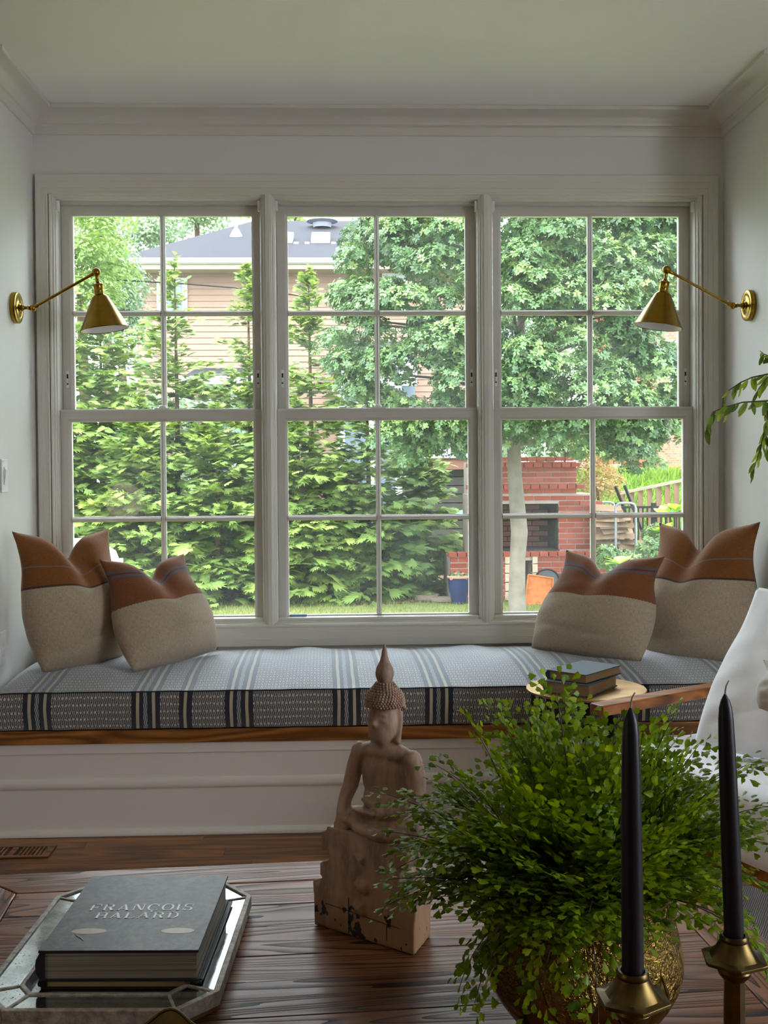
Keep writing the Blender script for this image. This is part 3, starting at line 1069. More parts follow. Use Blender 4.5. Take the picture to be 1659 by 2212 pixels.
# regularise the octagon in the tray's own frame
tc_ = sum(octo, Vector()) / 8
TRA = math.radians(-2.5)
TRM = Matrix.Translation((tc_.x, tc_.y, ZT)) @ Matrix.Rotation(TRA, 4, 'Z')
loc8 = [(Matrix.Rotation(-TRA, 3, 'Z') @ (p - tc_)) for p in octo]
hx = sum(abs(loc8[k].x) for k in (0, 3, 4, 7)) / 4
hy = sum(abs(loc8[k].y) for k in (1, 2, 5, 6)) / 4
cxx = sum(abs(loc8[k].x) for k in (1, 2, 5, 6)) / 4
cyy = sum(abs(loc8[k].y) for k in (0, 3, 4, 7)) / 4
def octp(inset):
    f = 1 - inset / hx; gq = 1 - inset / hy
    k1, k2 = cxx - inset * .42, cyy - inset * .42
    return [(-hx + inset, k2), (-k1, hy - inset), (k1, hy - inset), (hx - inset, k2), (hx - inset, -k2), (k1, -hy + inset), (-k1, -hy + inset), (-hx + inset, -k2)]
def mirror_mat():
    k = NT('antique_mirror', (.75, .8, .8, 1), .08, 1.0)
    v = k.coord()
    n1 = k.noise(v, 26, 6, .7)
    n2 = k.noise(v, 240, 2, .6)
    spots = k.math('MULTIPLY', k.math('GREATER_THAN', n2, .66), k.math('GREATER_THAN', n1, .42))
    c = k.ramp(n1, [(.35, (.42, .47, .48, 1)), (.62, (.74, .79, .80, 1))])
    k.col(k.mix(spots, c, (.06, .06, .06, 1)))
    k.rough(k.math('ADD', k.math('MULTIPLY_ADD', n1, .18, .0), k.math('MULTIPLY', spots, .4)))
    return k.m
M_MIRROR = mirror_mat()
M_TRAYFR = plain('worn_silver_wood', lin(150, 142, 132), .55, .15, .4, .45, 60, .5, 140)
M_TRAYSIDE = plain('worn_brown_wood', lin(96, 66, 42), .6, 0, .4, .5, 40, .4, 120)
tray = thing('mirror_tray', (tc_.x, tc_.y, ZT), 'eight-sided antiqued mirror tray on the coffee table', 'tray')
def trp(mb, name, mat, bevel=0.0, parent=tray):
    o = mb.build(name, mat, None, bevel=bevel)
    o.matrix_basis = TRM
    put(o, parent)
    return o
m = MB(); m.prism(octp(.004), .0005, .016); base_o = trp(m, 'base', M_TRAYSIDE, .002)
O0, O1, O2, O3 = octp(0), octp(.010), octp(.054), octp(.062)
def ringmesh(A, B, z0, z1):
    m = MB()
    n = len(A)
    vs = [(x, y, z0) for x, y in A] + [(x, y, z1) for x, y in A] + [(x, y, z1) for x, y in B] + [(x, y, z0) for x, y in B]
    fs = []
    for i in range(n):
        j = (i + 1) % n
        for q in range(4):
            fs.append((q * n + i, q * n + j, ((q + 1) % 4) * n + j, ((q + 1) % 4) * n + i))
    m.add(vs, fs)
    return m
trp(ringmesh(O0, O1, .010, .034), 'rim', M_TRAYFR, .0015)
trp(ringmesh(O2, O3, .012, .033), 'inner_frame', M_TRAYFR, .0015)
for i in range(8):
    j = (i + 1) % 8
    A = [Vector(O1[i]), Vector(O1[j]), Vector(O2[j]), Vector(O2[i])]
    c = sum(A, Vector((0, 0))) / 4
    B = [c + (p - c) * .982 for p in A]
    m = MB(); m.prism([tuple(p) for p in B], .014, .0305); trp(m, 'mirror_panel', M_MIRROR, .0008)
    d = (Vector(O2[i]) - Vector(O1[i])).normalized(); nn = Vector((-d.y, d.x)) * .0022
    m = MB(); m.prism([tuple(Vector(O1[i]) + nn), tuple(Vector(O1[i]) - nn), tuple(Vector(O2[i]) - nn), tuple(Vector(O2[i]) + nn)], .014, .0325); trp(m, 'joint_strip', M_TRAYFR)
m = MB(); m.prism(octp(.0625), .010, .0185); trp(m, 'centre_mirror', M_MIRROR)

# books: local frame x = width, y = length (towards the window), z up
def paper_mat(name, a, c_, scale=900):
    k = NT(name, c_, .8)
    v = k.coord('Object', (1, 1, scale))
    k.col(k.ramp(k.noise(v, 1.0, 2), [(.35, a), (.65, c_)]))
    return k.m
M_PAGES = paper_mat('page_block', lin(96, 88, 78), lin(158, 150, 138), 420)
M_PAGES2 = paper_mat('cream_page_block', lin(150, 128, 84), lin(196, 176, 130), 420)
def cover_mat():
    k = NT('photo_cover', (.3, .3, .32, 1), .42, 0, .22)
    v = k.coord('Object')
    n1 = k.noise(v, 16, 6, .7, .8)
    n2 = k.noise(v, 90, 5, .75, .4)
    c = k.ramp(n1, [(.30, lin(34, 36, 46)), (.44, lin(64, 64, 70)), (.56, lin(92, 86, 80)), (.70, lin(60, 48, 42))])
    c = k.mix(k.ramp(n2, [(.40, (0, 0, 0, 1)), (.65, (.7, .7, .7, 1))]), c, lin(26, 26, 30))
    k.col(c)
    return k.m
M_COVER = cover_mat()
M_COVERBLK = plain('black_cloth', lin(22, 21, 22), .55)
b1, b2, b3, b4 = [at_z(x, y, ZT + .088) for x, y in ((187, 1892), (478, 1893), (446, 2051), (97, 2056))]
bc_ = (b1 + b2 + b3 + b4) / 4
BKA = math.atan2(((b2 + b3) - (b1 + b4)).y, ((b2 + b3) - (b1 + b4)).x)
bw_ = .5 * ((b2 - b1).length + (b3 - b4).length)
bl_ = .5 * ((b1 - b4).length + (b2 - b3).length)
def book(name, cen, z0, rot, w, l, h, cov, pages, spine_left=True, tcov=.003, label=None, cat='book', over=.004, rounded=True, group=None):
    M = Matrix.Translation((cen[0], cen[1], z0)) @ Matrix.Rotation(rot, 4, 'Z')
    t = thing(name, (cen[0], cen[1], z0), label, cat, group)
    def q(mb, nm, mat, bevel=0.0):
        o = mb.build(nm, mat, None, bevel=bevel)
        o.matrix_basis = M
        put(o, t)
        return o
    sx = -1 if spine_left else 1
    m = MB(); m.box(-w / 2, w / 2, -l / 2, l / 2, h - tcov, h); q(m, 'front_cover', cov, .001)
    m = MB(); m.box(-w / 2, w / 2, -l / 2, l / 2, 0, tcov); q(m, 'back_cover', cov, .001)
    m = MB()
    a, c = sorted((sx * (w / 2 - .010), sx * (w / 2 + .001)))
    pr = [(sx * (w / 2 - .010), tcov), (sx * (w / 2 - .002), tcov), (sx * (w / 2 + .004), h * .3), (sx * (w / 2 + .005), h * .5), (sx * (w / 2 + .004), h * .7), (sx * (w / 2 - .002), h - tcov), (sx * (w / 2 - .010), h - tcov)]
    vs = [(x, yy, z) for yy in (-l / 2, l / 2) for x, z in pr]
    n = len(pr)
    m.add(vs, [(i, (i + 1) % n, n + (i + 1) % n, n + i) for i in range(n)] + [tuple(range(n)), tuple(range(n, 2 * n))])
    q(m, 'spine', cov)
    m = MB()
    a, c = sorted((sx * (w / 2 - .009), -sx * (w / 2 - over)))
    m.box(a, c, -l / 2 + over, l / 2 - over, tcov, h - tcov)
    q(m, 'page_block', pages)
    return t, M, q
low_h = .018
book('art_book', (bc_.x + .004, bc_.y + .008), ZT + .0190, BKA - .01, bw_ + .006, bl_ - .006, low_h, M_COVERBLK, M_PAGES2, True, .003, 'thin dark book with cream pages lying under the large photo book', 'book')
top_h = .088 - .0190 - low_h - .0004
BIG, BIGM, bq = book('photo_book', (bc_.x, bc_.y), ZT + .0190 + low_h + .0003, BKA, bw_, bl_, top_h, M_COVERBLK, M_PAGES, True, .004, 'thick grey photography book with a white title on the mirror tray', 'book')
m = MB(); m.box(-bw_ / 2 + .0005, bw_ / 2 - .0005, -bl_ / 2 + .0005, bl_ / 2 - .0005, top_h, top_h + .0006); bq(m, 'printed_jacket', M_COVER)
# title lettering: extended slab-serif capitals built from strokes
def glyph(ch):
    """polygons in a unit box; x 0..width, y 0..1"""
    P = []
    S, T_, sf = .20, .085, .07
    def R(x0, x1, y0, y1): P.append([(x0, y0), (x1, y0), (x1, y1), (x0, y1)])
    def Q(*p): P.append(list(p))
    def arc(cx, cy, rx, ry, a0, a1, w0=S, w1=T_, n=18):
        for i in range(n):
            u0, u1 = math.radians(a0 + (a1 - a0) * i / n), math.radians(a0 + (a1 - a0) * (i + 1) / n)
            def pt(u, o):
                t = w1 + (w0 - w1) * abs(math.cos(u)) ** 1.3
                return (cx + (rx - o * t) * math.cos(u), cy + (ry - o * (w1 + (t - w1) * .25)) * math.sin(u))
            P.append([pt(u0, 0), pt(u1, 0), pt(u1, 1), pt(u0, 1)])
    def stem(x): R(x, x + S, 0, 1); R(x - .09, x + S + .09, 0, sf); R(x - .09, x + S + .09, 1 - sf, 1)
    if ch == 'I': stem(.1); w = .42
    elif ch == 'F': stem(.1); R(.1, .95, 1 - T_, 1); R(.88, .95, .70, 1); R(.3, .68, .48, .56); R(.62, .69, .36, .68); w = 1.02
    elif ch == 'L': stem(.1); R(.1, .92, 0, T_); R(.85, .92, 0, .34); w = 1.0
    elif ch == 'H': stem(.1); stem(.82); R(.3, .82, .46, .54); w = 1.14
    elif ch == 'N': R(.1, .19, 0, 1); R(.0, .29, 0, sf); R(.0, .2, 1 - sf, 1); R(.92, 1.01, 0, 1); R(.82, 1.12, 1 - sf, 1); Q((.1, 1), (.34, 1), (1.01, 0), (.80, 0)); w = 1.16
    elif ch == 'A': Q((.08, 0), (.18, 0), (.58, 1), (.50, 1)); Q((.42, 1), (.62, 1), (1.08, 0), (.84, 0)); R(.28, .84, .28, .36); R(-.02, .30, 0, sf); R(.74, 1.2, 0, sf); w = 1.2
    elif ch in 'OD':
        if ch == 'O': arc(.58, .5, .56, .52, 0, 360, n=36); w = 1.18
        else: stem(.1); arc(.42, .5, .62, .5, -90, 90, n=20); R(.2, .44, 0, T_); R(.2, .44, 1 - T_, 1); w = 1.12
    elif ch == 'C': arc(.58, .5, .56, .52, 40, 320, n=30); R(.94, 1.01, .62, 1); R(.94, 1.0, .06, .30); P.append([(.52, -.02), (.60, -.02), (.57, -.10), (.49, -.10)]); P.append([(.49, -.10), (.66, -.10), (.66, -.17), (.49, -.17)]); P.append([(.44, -.24), (.66, -.24), (.66, -.17), (.44, -.19)]); w = 1.12
    elif ch == 'R': stem(.1); arc(.55, .745, .40, .255, -90, 90, n=16); R(.2, .57, 1 - T_, 1); R(.2, .57, .49, .49 + T_); Q((.50, .5), (.74, .5), (1.02, 0), (.80, 0)); R(.76, 1.16, 0, sf); w = 1.16
    elif ch == 'S': arc(.50, .74, .40, .27, 40, 270, .17, .085, 20); arc(.50, .255, .44, .275, -140, 90, .19, .085, 20); R(.80, .87, .66, 1.0); R(.07, .14, 0, .34); w = .98
    return P, w
M_TITLE = plain('white_ink', (.82, .82, .84, 1), .45, 0, .4, .02)
def line_of_text(s_, x0, x1, y0, h):
    gl = [glyph(c) for c in s_]
    tot = sum(w for _, w in gl) + .16 * (len(gl) - 1)
    k = (x1 - x0) / tot
    m = MB()
    x = x0
    for P, w in gl:
        for p in P:
            m.add([(x + a * k, y0 + c * h, top_h + .0011) for a, c in p], [tuple(range(len(p)))])
        x += (w + .16) * k
    bq(m, 'title_lettering', M_TITLE)
# title position measured on the cover plane
def on_cover(px, py_):
    return BIGM.inverted() @ at_z(px, py_, ZT + .089)
pa, pb = on_cover(190, 1968), on_cover(416, 1964)
hh = (on_cover(195, 1953) - on_cover(190, 1968)).y
line_of_text('FRANCOIS', pa.x, pb.x, pa.y + hh * .06, hh * .92)
pa2, pb2 = on_cover(203, 1983), on_cover(386, 1981)
hh2 = (on_cover(206, 1968.5) - on_cover(203, 1983)).y
line_of_text('HALARD', pa2.x, pb2.x, pa2.y - hh2 * .06, hh2 * .90)
M_PRINT = plain('orange_print', lin(158, 124, 96), .4, 0, .4, .12, 60)
for (ex, ey, rw, rh) in ((192, 2011, 38, 6), (384, 2010, 36, 6)):
    c = on_cover(ex, ey); a = on_cover(ex + rw, ey).x - c.x; q = abs(on_cover(ex, ey - rh).y - c.y)
    m = MB(); m.add([(c.x + a * math.cos(w), c.y + q * math.sin(w), top_h + .0009) for w in [2 * PI * i / 28 for i in range(28)]], [tuple(range(28))]); bq(m, 'printed_shape', M_PRINT)
# pale curled mark on the cover
c = on_cover(170, 2028)
m = MB(); m.tube([BIGM.inverted() @ at_z(x, y, ZT + .0896) for x, y in ((163, 2017), (168, 2022), (175, 2025), (181, 2031))], .0007, 5); bq(m, 'printed_mark', M_TITLE)

# brass leaf bowl at the near edge of the table
pk = at_y(352, 2200, 1.42)
bowl_c = Vector((at_y(338, 2212, 1.34).x, 1.34, ZT))
bowl = thing('leaf_bowl', bowl_c, 'dark brass bowl with a pointed rim at the near edge of the table', 'bowl')
m = MB()
nb = 96
prof_r = [(.030, .0), (.034, .004), (.020, .018), (.022, .030), (.050, .052), (.078, .085), (.092, 1.0)]
vs, fs = [], []
ztop = pk.z - ZT - .012
for r, z in prof_r:
    for k_ in range(nb):
        a = 2 * PI * k_ / nb
        pet = abs(math.cos(2.5 * (a - PI / 2)))
        zz = z if z < .9 else ztop
        rr = r
        if z >= .9:
            zz += .016 * pet ** 5 - .004
            rr += .010 * pet ** 4
        else:
            zz = z / .085 * ztop * .86
        vs.append((bowl_c.x + rr * math.cos(a), bowl_c.y + rr * math.sin(a), ZT + .0005 + zz))
n_o = len(prof_r)
inner = [(.090, .97), (.074, .70), (.04, .45), (.0005, .38)]
for r, f in inner:
    for k_ in range(nb):
        a = 2 * PI * k_ / nb
        pet = abs(math.cos(2.5 * (a - PI / 2)))
        zz = ztop * f + (.016 * pet ** 5 - .004 if f > .9 else 0)
        rr = r + (.010 * pet ** 4 if f > .9 else 0)
        vs.append((bowl_c.x + rr * math.cos(a), bowl_c.y + rr * math.sin(a), ZT + .0005 + zz))
for i in range(n_o + len(inner) - 1):
    for k_ in range(nb):
        fs.append((i * nb + k_, i * nb + (k_ + 1) % nb, (i + 1) * nb + (k_ + 1) % nb, (i + 1) * nb + k_))
fs.append(tuple(range(nb))[::-1])
m.add(vs, fs)
m.build('bowl', M_STICK, bowl, smooth=50)
m = MB()
m.tube([Vector(vs[(n_o - 1) * nb + k_]) + Vector((0, 0, .001)) for k_ in range(nb)] + [Vector(vs[(n_o - 1) * nb]) + Vector((0, 0, .001))], .0022, 6, cap=False)
m.build('rim', M_STICK, bowl, smooth=60)

# ================================================================ CANDLESTICKS AND CANDLES
def candle_mat():
    k = NT('navy_wax', lin(11, 10, 24), .42, 0, .35)
    k.b.inputs['Subsurface Weight'].default_value = .05
    k.b.inputs['Subsurface Radius'].default_value = (.01, .006, .02)
    return k.m
M_WAX = candle_mat()
M_WICK = plain('wick_cotton', lin(150, 140, 130), .9)
def candlestick(base_px, top_px, Y, lab1, lab2, hexrot):
    p = at_y(base_px[0], base_px[1], Y)
    tp = at_y(top_px[0], top_px[1], Y)
    h = p.z - ZT
    t = thing('candlestick', (p.x, p.y, ZT), lab1, 'candlestick', 'bronze candlesticks on the coffee table')
    Mz = Matrix.Translation((p.x, p.y, ZT))
    m = MB(); m.lathe([(.052, .0005), (.054, .004), (.053, .010), (.046, .014), (.044, .020), (.030, .026), (.016, .032), (.013, .040)], 6, Mz @ Matrix.Rotation(hexrot, 4, 'Z')); m.build('foot', M_STICK, t, bevel=.001)
    m = MB(); m.lathe([(.013, .036), (.0125, h - .062), (.0122, h - .050)], 8, Mz @ Matrix.Rotation(.2, 4, 'Z')); m.build('column', M_STICK, t, bevel=.0006)
    m = MB(); m.lathe([(.0125, h - .052), (.018, h - .046), (.0195, h - .041), (.0175, h - .037), (.020, h - .034)], 24, Mz); m.build('collar', M_STICK, t, smooth=40)
    # hexagonal drip pan, softly domed towards the socket
    vs, fs = [], []
    n = 48
    Hr = .0375
    def hexr(a, R):
        w = (a - hexrot) % (PI / 3) - PI / 6
        return R * math.cos(PI / 6) / math.cos(w)
    rings = [(.006, 1, -.036, 0), (.016, .6, -.036, .35), (Hr * .985, 0, -.0300, 1), (Hr, 0, -.0275, 1), (Hr * .985, 0, -.0262, 1), (.029, .3, -.0245, .75), (.0215, .8, -.0165, .25), (.0175, 1, -.0090, 0), (.0150, 1, -.0040, 0)]
    for R, rd, z, hx_ in rings:
        for k_ in range(n):
            a = 2 * PI * k_ / n
            r = R * (1 - hx_) + hexr(a, R * 1.06) * hx_
            zz = z
            vs.append((p.x + r * math.cos(a), p.y + r * math.sin(a), ZT + h + zz))
    for i in range(len(rings) - 1):
        for k_ in range(n):
            fs.append((i * n + k_, i * n + (k_ + 1) % n, (i + 1) * n + (k_ + 1) % n, (i + 1) * n + k_))
    fs.append(tuple(range(n))[::-1]); fs.append(tuple((len(rings) - 1) * n + k_ for k_ in range(n)))
    m = MB(); m.add(vs, fs); m.build('drip_pan', M_STICK, t, smooth=35)
    m = MB(); m.lathe([(.0135, h - .008), (.0165, h - .006), (.0168, h - .003), (.0150, h + .0005), (.0125, h + .0004), (.0122, h - .006)], 28, Mz, cap=False); m.build('socket_ring', M_STICK, t, smooth=60)
    # the taper candle
    c = thing('taper_candle', (p.x, p.y, p.z - .012), lab2, 'candle', 'navy taper candles')
    dirv = Vector((tp.x - p.x, 0, tp.z - p.z))
    L = dirv.length
    ax = axis_matrix(Vector((p.x, p.y, p.z - .006)), dirv)
    r0 = .0112
    m = MB(); m.lathe([(r0 * .97, 0), (r0, .01), (r0 * .985, L * .3), (r0 * .94, L * .55), (r0 * .86, L * .78), (r0 * .77, L * .90), (r0 * .66, L * .945), (r0 * .45, L * .975), (r0 * .22, L * .992), (.0012, L)], 32, ax); m.build('wax', M_WAX, c, smooth=50)
    tip = ax @ Vector((0, 0, L - .001))
    m = MB(); m.tube([tip, tip + Vector((.0006, 0, .006)), tip + Vector((.0016, 0, .011)), tip + Vector((.0045, 0, .0165))], [.0011, .0010, .0009, .0007], 6); m.build('wick', M_WICK, c)
candlestick((1367, 2097), (1362, 1516), 1.10, 'bronze candlestick in front of the brass pot', 'navy taper candle in front of the fern', .55)
candlestick((1586, 2019), (1566, 1488), 1.24, 'bronze candlestick at the right edge of the table', 'navy taper candle at the far right of the table', .35)

# ================================================================ SIDE TABLE WITH TWO BOOKS
stc = at_z(1266, 1485, .556)
side = thing('side_table', (stc.x, stc.y, 0), 'small round brass-topped side table in front of the bench', 'side table')
Ms = Matrix.Translation((stc.x, stc.y, 0))
M_STBR = brass('satin_brass_top', lin(176, 142, 96), lin(200, 168, 122), .38)
m = MB(); m.lathe([(.0, .546), (.192, .546), (.1965, .548), (.197, .5535), (.1955, .5555), (.0, .556)], 72, Ms, cap=False); m.build('table_top', M_STBR, side, smooth=40)
m = MB(); m.lathe([(.013, .02), (.013, .53), (.03, .536), (.035, .546)], 20, Ms); m.build('pole', M_DARKMETAL, side, smooth=40)
m = MB(); m.lathe([(.0, .0005), (.14, .0005), (.143, .004), (.14, .010), (.03, .016), (.014, .022)], 48, Ms, cap=False); m.build('base', M_DARKMETAL, side, smooth=40)
M_BKBLUE = plain('faded_blue_cloth', lin(98, 108, 126), .8, 0, .3, .08, 80, .2, 500)
M_BKTEAL = plain('dark_teal_cloth', lin(34, 58, 66), .6, 0, .4, .08, 80, .15, 500)
M_PAGES3 = paper_mat('tan_page_block', lin(128, 100, 66), lin(176, 146, 106), 900)
lb = at_z(1264, 1495, .556); 
book('small_book', (lb.x - .002, lb.y + .05, 0), .5563, math.radians(-37), .160, .222, .038, M_BKBLUE, M_PAGES3, True, .003, 'faded blue cloth book lying on the round side table', 'book')
book('small_book', (lb.x + .012, lb.y + .065, 0),   .5948, math.radians(-43), .148, .228, .030, M_BKTEAL, M_PAGES3, True, .003, 'dark teal cloth book on top of the blue one on the side table', 'book')

# ================================================================ ARMCHAIR
M_WHITE = plain('white_linen', (.92, .92, .94, 1), .85, 0, .2, .03, 12, .12, 400)
M_WHITE2 = plain('cream_linen', (.66, .63, .58, 1), .85, 0, .2, .03, 12, .12, 400)
a0 = at_z(1294, 1521, .60)                    # front end of the far arm
a1 = at_z(1556, 1495, .615)
fdir = Vector((-math.cos(math.radians(27)), -math.sin(math.radians(27)), 0))     # direction the chair faces
sdir = Vector((-fdir.y, fdir.x, 0))
if sdir.y > 0: sdir = -sdir                                   # towards the camera
CW = .80
org = Vector((a0.x, a0.y, 0)) + sdir * (CW / 2)               # front centre of the chair
CM = Matrix(((-fdir.x, sdir.x, 0, org.x), (-fdir.y, sdir.y, 0, org.y), (0, 0, 1, 0), (0, 0, 0, 1)))   # x = backwards, y = towards camera side
chair = thing('armchair', org, 'white upholstered armchair with slim wooden arms beside the table', 'armchair')
def chp(mb, name, mat, bevel=0.0, smooth=None, subsurf=0, parent=chair):
    mb.v = [tuple(CM @ Vector(p)) for p in mb.v]
    return mb.build(name, mat, parent, bevel=bevel, smooth=smooth, subsurf=subsurf)
for sy in (-1, 1):
    y0 = sy * (CW / 2)
    m = MB()
    pts = [(-.01, .600), (.10, .603), (.30, .608), (.55, .612), (.72, .600)]
    wid = [.030, .033, .031, .028, .024]
    vs, fs = [], []
    for (x, z), w in zip(pts, wid):
        vs += [(x, y0 - w, z - .030), (x, y0 + w, z - .030), (x, y0 + w, z - .004), (x, y0 + w * .8, z), (x, y0 - w * .8, z), (x, y0 - w, z - .004)]
    for i in range(4):
        for k_ in range(6):
            fs.append((i * 6 + k_, i * 6 + (k_ + 1) % 6, (i + 1) * 6 + (k_ + 1) % 6, (i + 1) * 6 + k_))
    fs += [(5, 4, 3, 2, 1, 0), tuple(24 + k_ for k_ in range(6))]
    m.add(vs, fs); chp(m, 'arm', M_TEAK, .003)
    m = MB(); m.tube([(.045, y0, .0005), (.04, y0, .30), (.05, y0, .572)], [.014, .019, .015], 12); chp(m, 'front_leg', M_DARKMETAL, smooth=50)
    m = MB(); m.tube([(.78, y0, .0005), (.66, y0, .30), (.62, y0, .578)], [.013, .019, .015], 12); chp(m, 'rear_leg', M_TEAK, smooth=50)
    m = MB(); m.box(.03, .68, y0 - .012, y0 + .012, .255, .300); chp(m, 'side_rail', M_TEAK, .003)
m = MB(); m.box(.028, .056, -CW / 2, CW / 2, .245, .300); chp(m, 'front_rail', M_TEAK, .003)
m = MB(); m.box(.62, .65, -CW / 2, CW / 2, .245, .300); chp(m, 'rear_rail', M_TEAK, .003)
def soft_box(x0, x1, y0, y1, z0, z1, r, bulge=.012, N=14, lean=0.0):
    m = MB()
    vs, fs = [], []
    idx = {}
    def put_(u, v, w):
        key = (round(u, 5), round(v, 5), round(w, 5))
        if key in idx: return idx[key]
        q = Vector((u, v, w))
        a = (1 - abs(u) ** 4) * (1 - abs(v) ** 4); c = (1 - abs(u) ** 4) * (1 - abs(w) ** 4); d = (1 - abs(v) ** 4) * (1 - abs(w) ** 4)
        sx, sy, sz = (x1 - x0) / 2, (y1 - y0) / 2, (z1 - z0) / 2
        f = lambda t, s: math.copysign(1 - (1 - abs(t)) ** 1.0, t) * s
        p = Vector((f(u, sx) + (math.copysign(bulge * d, u) if abs(u) == 1 else 0), f(v, sy) + (math.copysign(bulge * c, v) if abs(v) == 1 else 0), f(w, sz) + (math.copysign(bulge * 2 * a, w) if abs(w) == 1 else 0)))
        ex = [max(0, abs(p[i]) - (s - r)) for i, s in enumerate((sx, sy, sz))]
        n_ = math.sqrt(sum(e * e for e in ex))
        if n_ > r:
            for i, s in enumerate((sx, sy, sz)):
                p[i] = math.copysign(min(abs(p[i]), s - r) + ex[i] * r / n_, p[i])
        p += Vector(((x0 + x1) / 2, (y0 + y1) / 2, (z0 + z1) / 2))
        p.x += lean * (p.z - z0)
        idx[key] = len(vs); vs.append(p)
        return idx[key]
    for ax_ in range(3):
        for sg in (-1, 1):
            for i in range(N):
                for j in range(N):
                    qd = []
                    for (a, c) in ((i, j), (i + 1, j), (i + 1, j + 1), (i, j + 1)):
                        t = [0, 0, 0]
                        t[ax_] = sg; t[(ax_ + 1) % 3] = -1 + 2 * a / N; t[(ax_ + 2) % 3] = -1 + 2 * c / N
                        qd.append(put_(*t))
                    fs.append(tuple(qd))
    m.add(vs, fs)
    return m
chp(soft_box(-.015, .60, -CW / 2 + .035, CW / 2 - .035, .301, .492, .035, .012), 'seat_cushion', M_WHITE, smooth=180)
chp(soft_box(.47, .61, -CW / 2 + .03, CW / 2 - .03, .493, .90, .05, .015, lean=.30), 'back_cushion', M_WHITE, smooth=180)
# loose white pillow leaning against the chair back
P = lambda x, y, z: CM @ Vector((x, y, z))
q1 = at_y(1630, 1270, 3.13)
o = pillow('white_pillow', at_y(1634, 1268, 3.16), at_y(1905, 1290, 2.92), at_y(1800, 1668, 2.72), at_y(1500, 1606, 2.98), .07, M_WHITE, '', .015, face=None, seed=8, pinch=.02)
tag(o, 'plump white linen pillow standing on the armchair seat', 'pillow')
o = pillow('lumbar_pillow', at_y(1646, 1425, 2.60), at_y(1900, 1455, 2.48), at_y(1880, 1590, 2.40), at_y(1640, 1530, 2.52), .06, M_WHITE2, '', .0, seed=9)
tag(o, 'small cream pillow at the right edge in front of the white one', 'pillow')

# woven rug under the chair
def rug_mat():
    k = NT('woven_rug', lin(150, 146, 142), .95, 0, .1)
    v = k.coord('Object', (1, 1, 1), (0, 0, .5))
    w = k.n('ShaderNodeTexWave'); w.inputs['Scale'].default_value = 55; w.inputs['Distortion'].default_value = 2.0; w.inputs['Detail'].default_value = 2
    k.l(v, w.inputs['Vector'])
    k.col(k.ramp(w.outputs['Fac'], [(.2, lin(128, 124, 120)), (.8, lin(186, 182, 178))]))
    k.bump(w.outputs['Fac'], .6, .004)
    return k.m
r0_ = at_z(1540, 1917, .006)
m = MB(); m.box(r0_.x - .24, 2.7, .4, r0_.y, .0006, .010)
tag(m.build('area_rug', rug_mat(), bevel=.004), 'pale grey woven rug under the armchair', 'rug')

# ================================================================ CARVED STATUE
SA = math.radians(-38)
sfront = at_z(880, 2064, ZT); sleft = at_z(697, 1996, ZT)
scen = Vector((.5 * (sfront.x + sleft.x), .5 * (sfront.y + sleft.y), 0)) + Vector((.040 * math.sin(-SA) , .040 * math.cos(SA), 0))
SM = Matrix.Translation((scen.x, scen.y, ZT + .0005)) @ Matrix.Rotation(SA, 4, 'Z')
def statue_mat():
    k = NT('carved_wood', lin(80, 58, 46), .55, 0, .45)
    v = k.coord('Object', (1, 1, .35))
    n1 = k.noise(v, 28, 6, .65, .5)
    n2 = k.noise(v, 9, 4, .6)
    c = k.ramp(n1, [(.3, lin(108, 86, 74)), (.55, lin(170, 140, 122)), (.8, lin(192, 164, 142))])
    tc = k.n('ShaderNodeTexCoord'); sp = k.n('ShaderNodeSeparateXYZ'); k.l(tc.outputs['Object'], sp.inputs[0])
    # remains of gilding, worn to the foot of the plinth
    low = k.n('ShaderNodeMapRange'); low.inputs['From Min'].default_value = .12; low.inputs['From Max'].default_value = .02; low.inputs['To Max'].default_value = .32
    k.l(sp.outputs['Z'], low.inputs['Value'])
    gm = k.ramp(k.math('ADD', n2, low.outputs[0]), [(.50, (0, 0, 0, 1)), (.85, (.7, .7, .7, 1))])
    c = k.mix(gm, c, lin(158, 120, 80))
    pn = k.noise(k.coord('Object', (1, 1, .6), (0, 0, 0), (.3, .2, .5)), 42, 3, .5)
    ch = k.math('MULTIPLY', k.math('GREATER_THAN', pn, .64), k.math('LESS_THAN', sp.outputs['Z'], .06))
    c = k.mix(ch, c, lin(50, 52, 52))
    k.col(c)
    k.bump(n1, .5, .003)
    return k.m
M_STATUE = statue_mat()
statue = thing('carved_statue', (scen.x, scen.y, ZT), 'carved dark wood seated Buddha statue with a pointed crown on the table', 'statue')
def sp_(mb, name, voxel=0.0, smooth=None, parent=statue, mat=M_STATUE):
    o = mb.build(name, mat, None, smooth=smooth)
    o.matrix_basis = SM
    put(o, parent)
    if voxel:
        r = o.modifiers.new('remesh', 'REMESH'); r.mode = 'VOXEL'; r.voxel_size = voxel; r.use_smooth_shade = True
        sm_ = o.modifiers.new('smooth', 'SMOOTH'); sm_.iterations = 3; sm_.factor = .5
    return o
